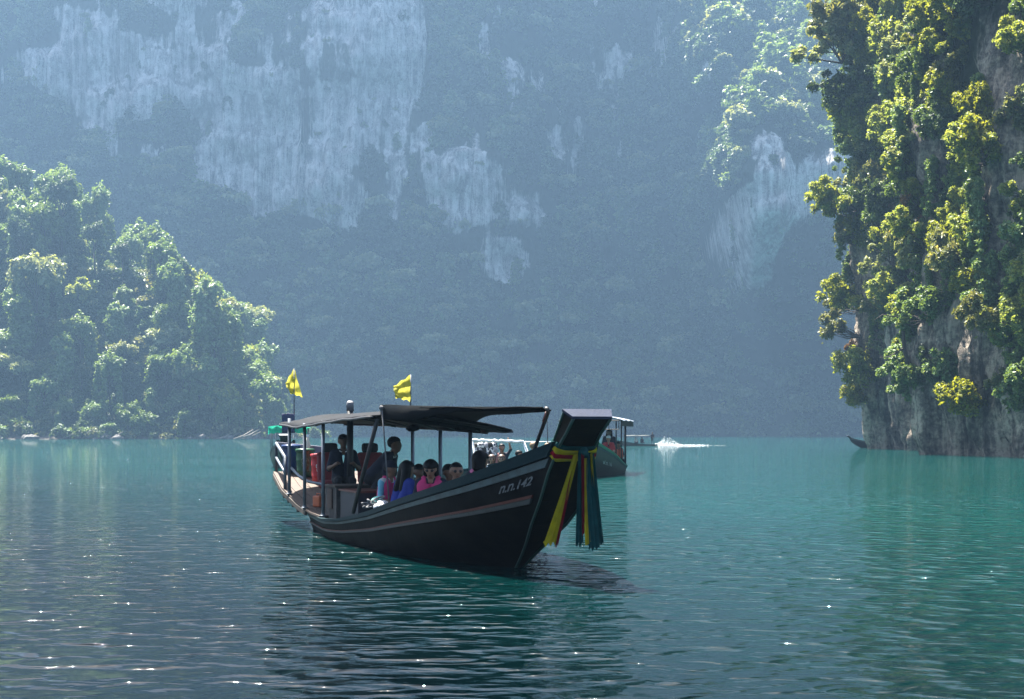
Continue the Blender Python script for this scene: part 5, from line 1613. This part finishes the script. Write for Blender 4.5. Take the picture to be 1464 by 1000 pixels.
far_person(783.5, 640, 38.4, 1.9, 'fair-haired head in front of the tall prow strut', WHITEC, DARKP, 1, 'short', HAIR3, scale=0.95)

# far longtail under way, throwing spray
o = small_boat(910, 190, math.atan2(-0.25, -0.97), 'far longtail boat under way throwing white spray', M_OHULL, M_LTEAL, M_LTEAL, 0.75)
o.location = px(878, 620, 190); o.location.z = 0
roof_on(o, -6.5, -2.0, 1.85, 1.0, M_OHULL, (-6.3, -4.2, -2.2), M_STEEL, 0.1)
for q, (x, s_, lab) in enumerate(((-4.0, WHITEC, 'white'), (-5.2, NAVY, 'dark'), (-7.2, NAVY, 'black'))):
    crew(o, x, 0.3, 0.45 if q < 2 else 0.25, 0.4, 'tiny passenger in %s on the far boat throwing spray' % lab, s_, DARKP, 0, 'short', h=0.06, sit=q < 2)
M_FOAM = paint('white_spray', (0.85, 0.87, 0.88), 0.9, 0.05, 3.0, bump=0)
rng = np.random.default_rng(77)
n_ = 1800
st = o.matrix_basis @ Vector((-8.3, 0, 0)); dirv = (o.matrix_basis.to_3x3() @ Vector((-1, 0, 0))).normalized()
tt = rng.random(n_) ** 1.8
pos = np.array(st)[None] + np.array(dirv)[None] * (tt * 7.0)[:, None] + rng.normal(size=(n_, 3)) * np.array([0.25, 0.6, 0.0])
hgt = np.maximum(0.12, 1.0 * np.exp(-((tt - 0.22) / 0.14) ** 2) + 0.25 * (1 - tt))
pos[:, 2] = hgt * rng.random(n_) ** 2.0
a = rng.normal(size=(n_, 3)); a /= np.linalg.norm(a, axis=1, keepdims=True); b_ = np.cross(a, rng.normal(size=(n_, 3))); b_ /= np.linalg.norm(b_, axis=1, keepdims=True)
s_ = rng.uniform(0.02, 0.07, n_)[:, None]
V = np.stack([pos, pos + a * s_ * 2, pos + b_ * s_ * 2], 1).reshape(-1, 3)
V[:, 2] = np.maximum(V[:, 2], 0.01)
tag(link('spray', mesh_np('spray', V, np.arange(n_ * 3).reshape(-1, 3), [M_FOAM])), 'white spray thrown up behind the far boat', 'spray', kind='stuff')
mb = MB()                                                    # foam trail lying on the water
rows = []
for i in range(60):
    t_ = i / 59; c_ = st + dirv * (t_ * 10); w_ = 0.5 + 0.7 * t_ + 0.25 * math.sin(i * 1.9) + 0.15 * math.sin(i * 4.1)
    nn = Vector((-dirv.y, dirv.x, 0))
    rows.append([(c_ + nn * w_ * 0.5) + Vector((0, 0, 0.006 + 0.03 * (1 - t_))), (c_ - nn * w_ * 0.5) + Vector((0, 0, 0.006 + 0.03 * (1 - t_)))])
for i in range(0, 59):
    if i < 26 or (i * 7) % 5 < 3: mb.add([rows[i][0], rows[i][1], rows[i + 1][1], rows[i + 1][0]], [(0, 1, 2, 3)])
tag(mb.build('foam_trail', M_FOAM), 'thin white foam trail on the water behind the far boat', 'foam', kind='stuff')

# prow of a boat showing past the foot of the cliff
o = small_boat(1216, 163, math.atan2(-0.12, -0.99), 'dark boat with its prow showing past the foot of the cliff', M_HULL, M_RED, M_LTEAL, 0.75)
o.location = (px(1211, 620, 163).x + 1.6, 163, 0)
# ------------------------------------------------------------------ hazy air over the lake
hz = MB(); hz.box((0, 470, 226.0), (1900, 1560, 456.0))
hm = new_mat('haze_air'); t = NT(hm)
t.n.remove(t.n['Principled BSDF'])
pv = t('VolumePrincipled')
pv.inputs['Color'].default_value = (0.132, 0.222, 0.345, 1)
pv.inputs['Density'].default_value = HAZE
pv.inputs['Anisotropy'].default_value = 0.3
t.to(pv.outputs[0], t.n['Material Output'].inputs['Volume'])
ho = hz.build('haze', hm)
tag(ho, 'pale blue hazy air filling the lake valley', 'haze', kind='stuff')
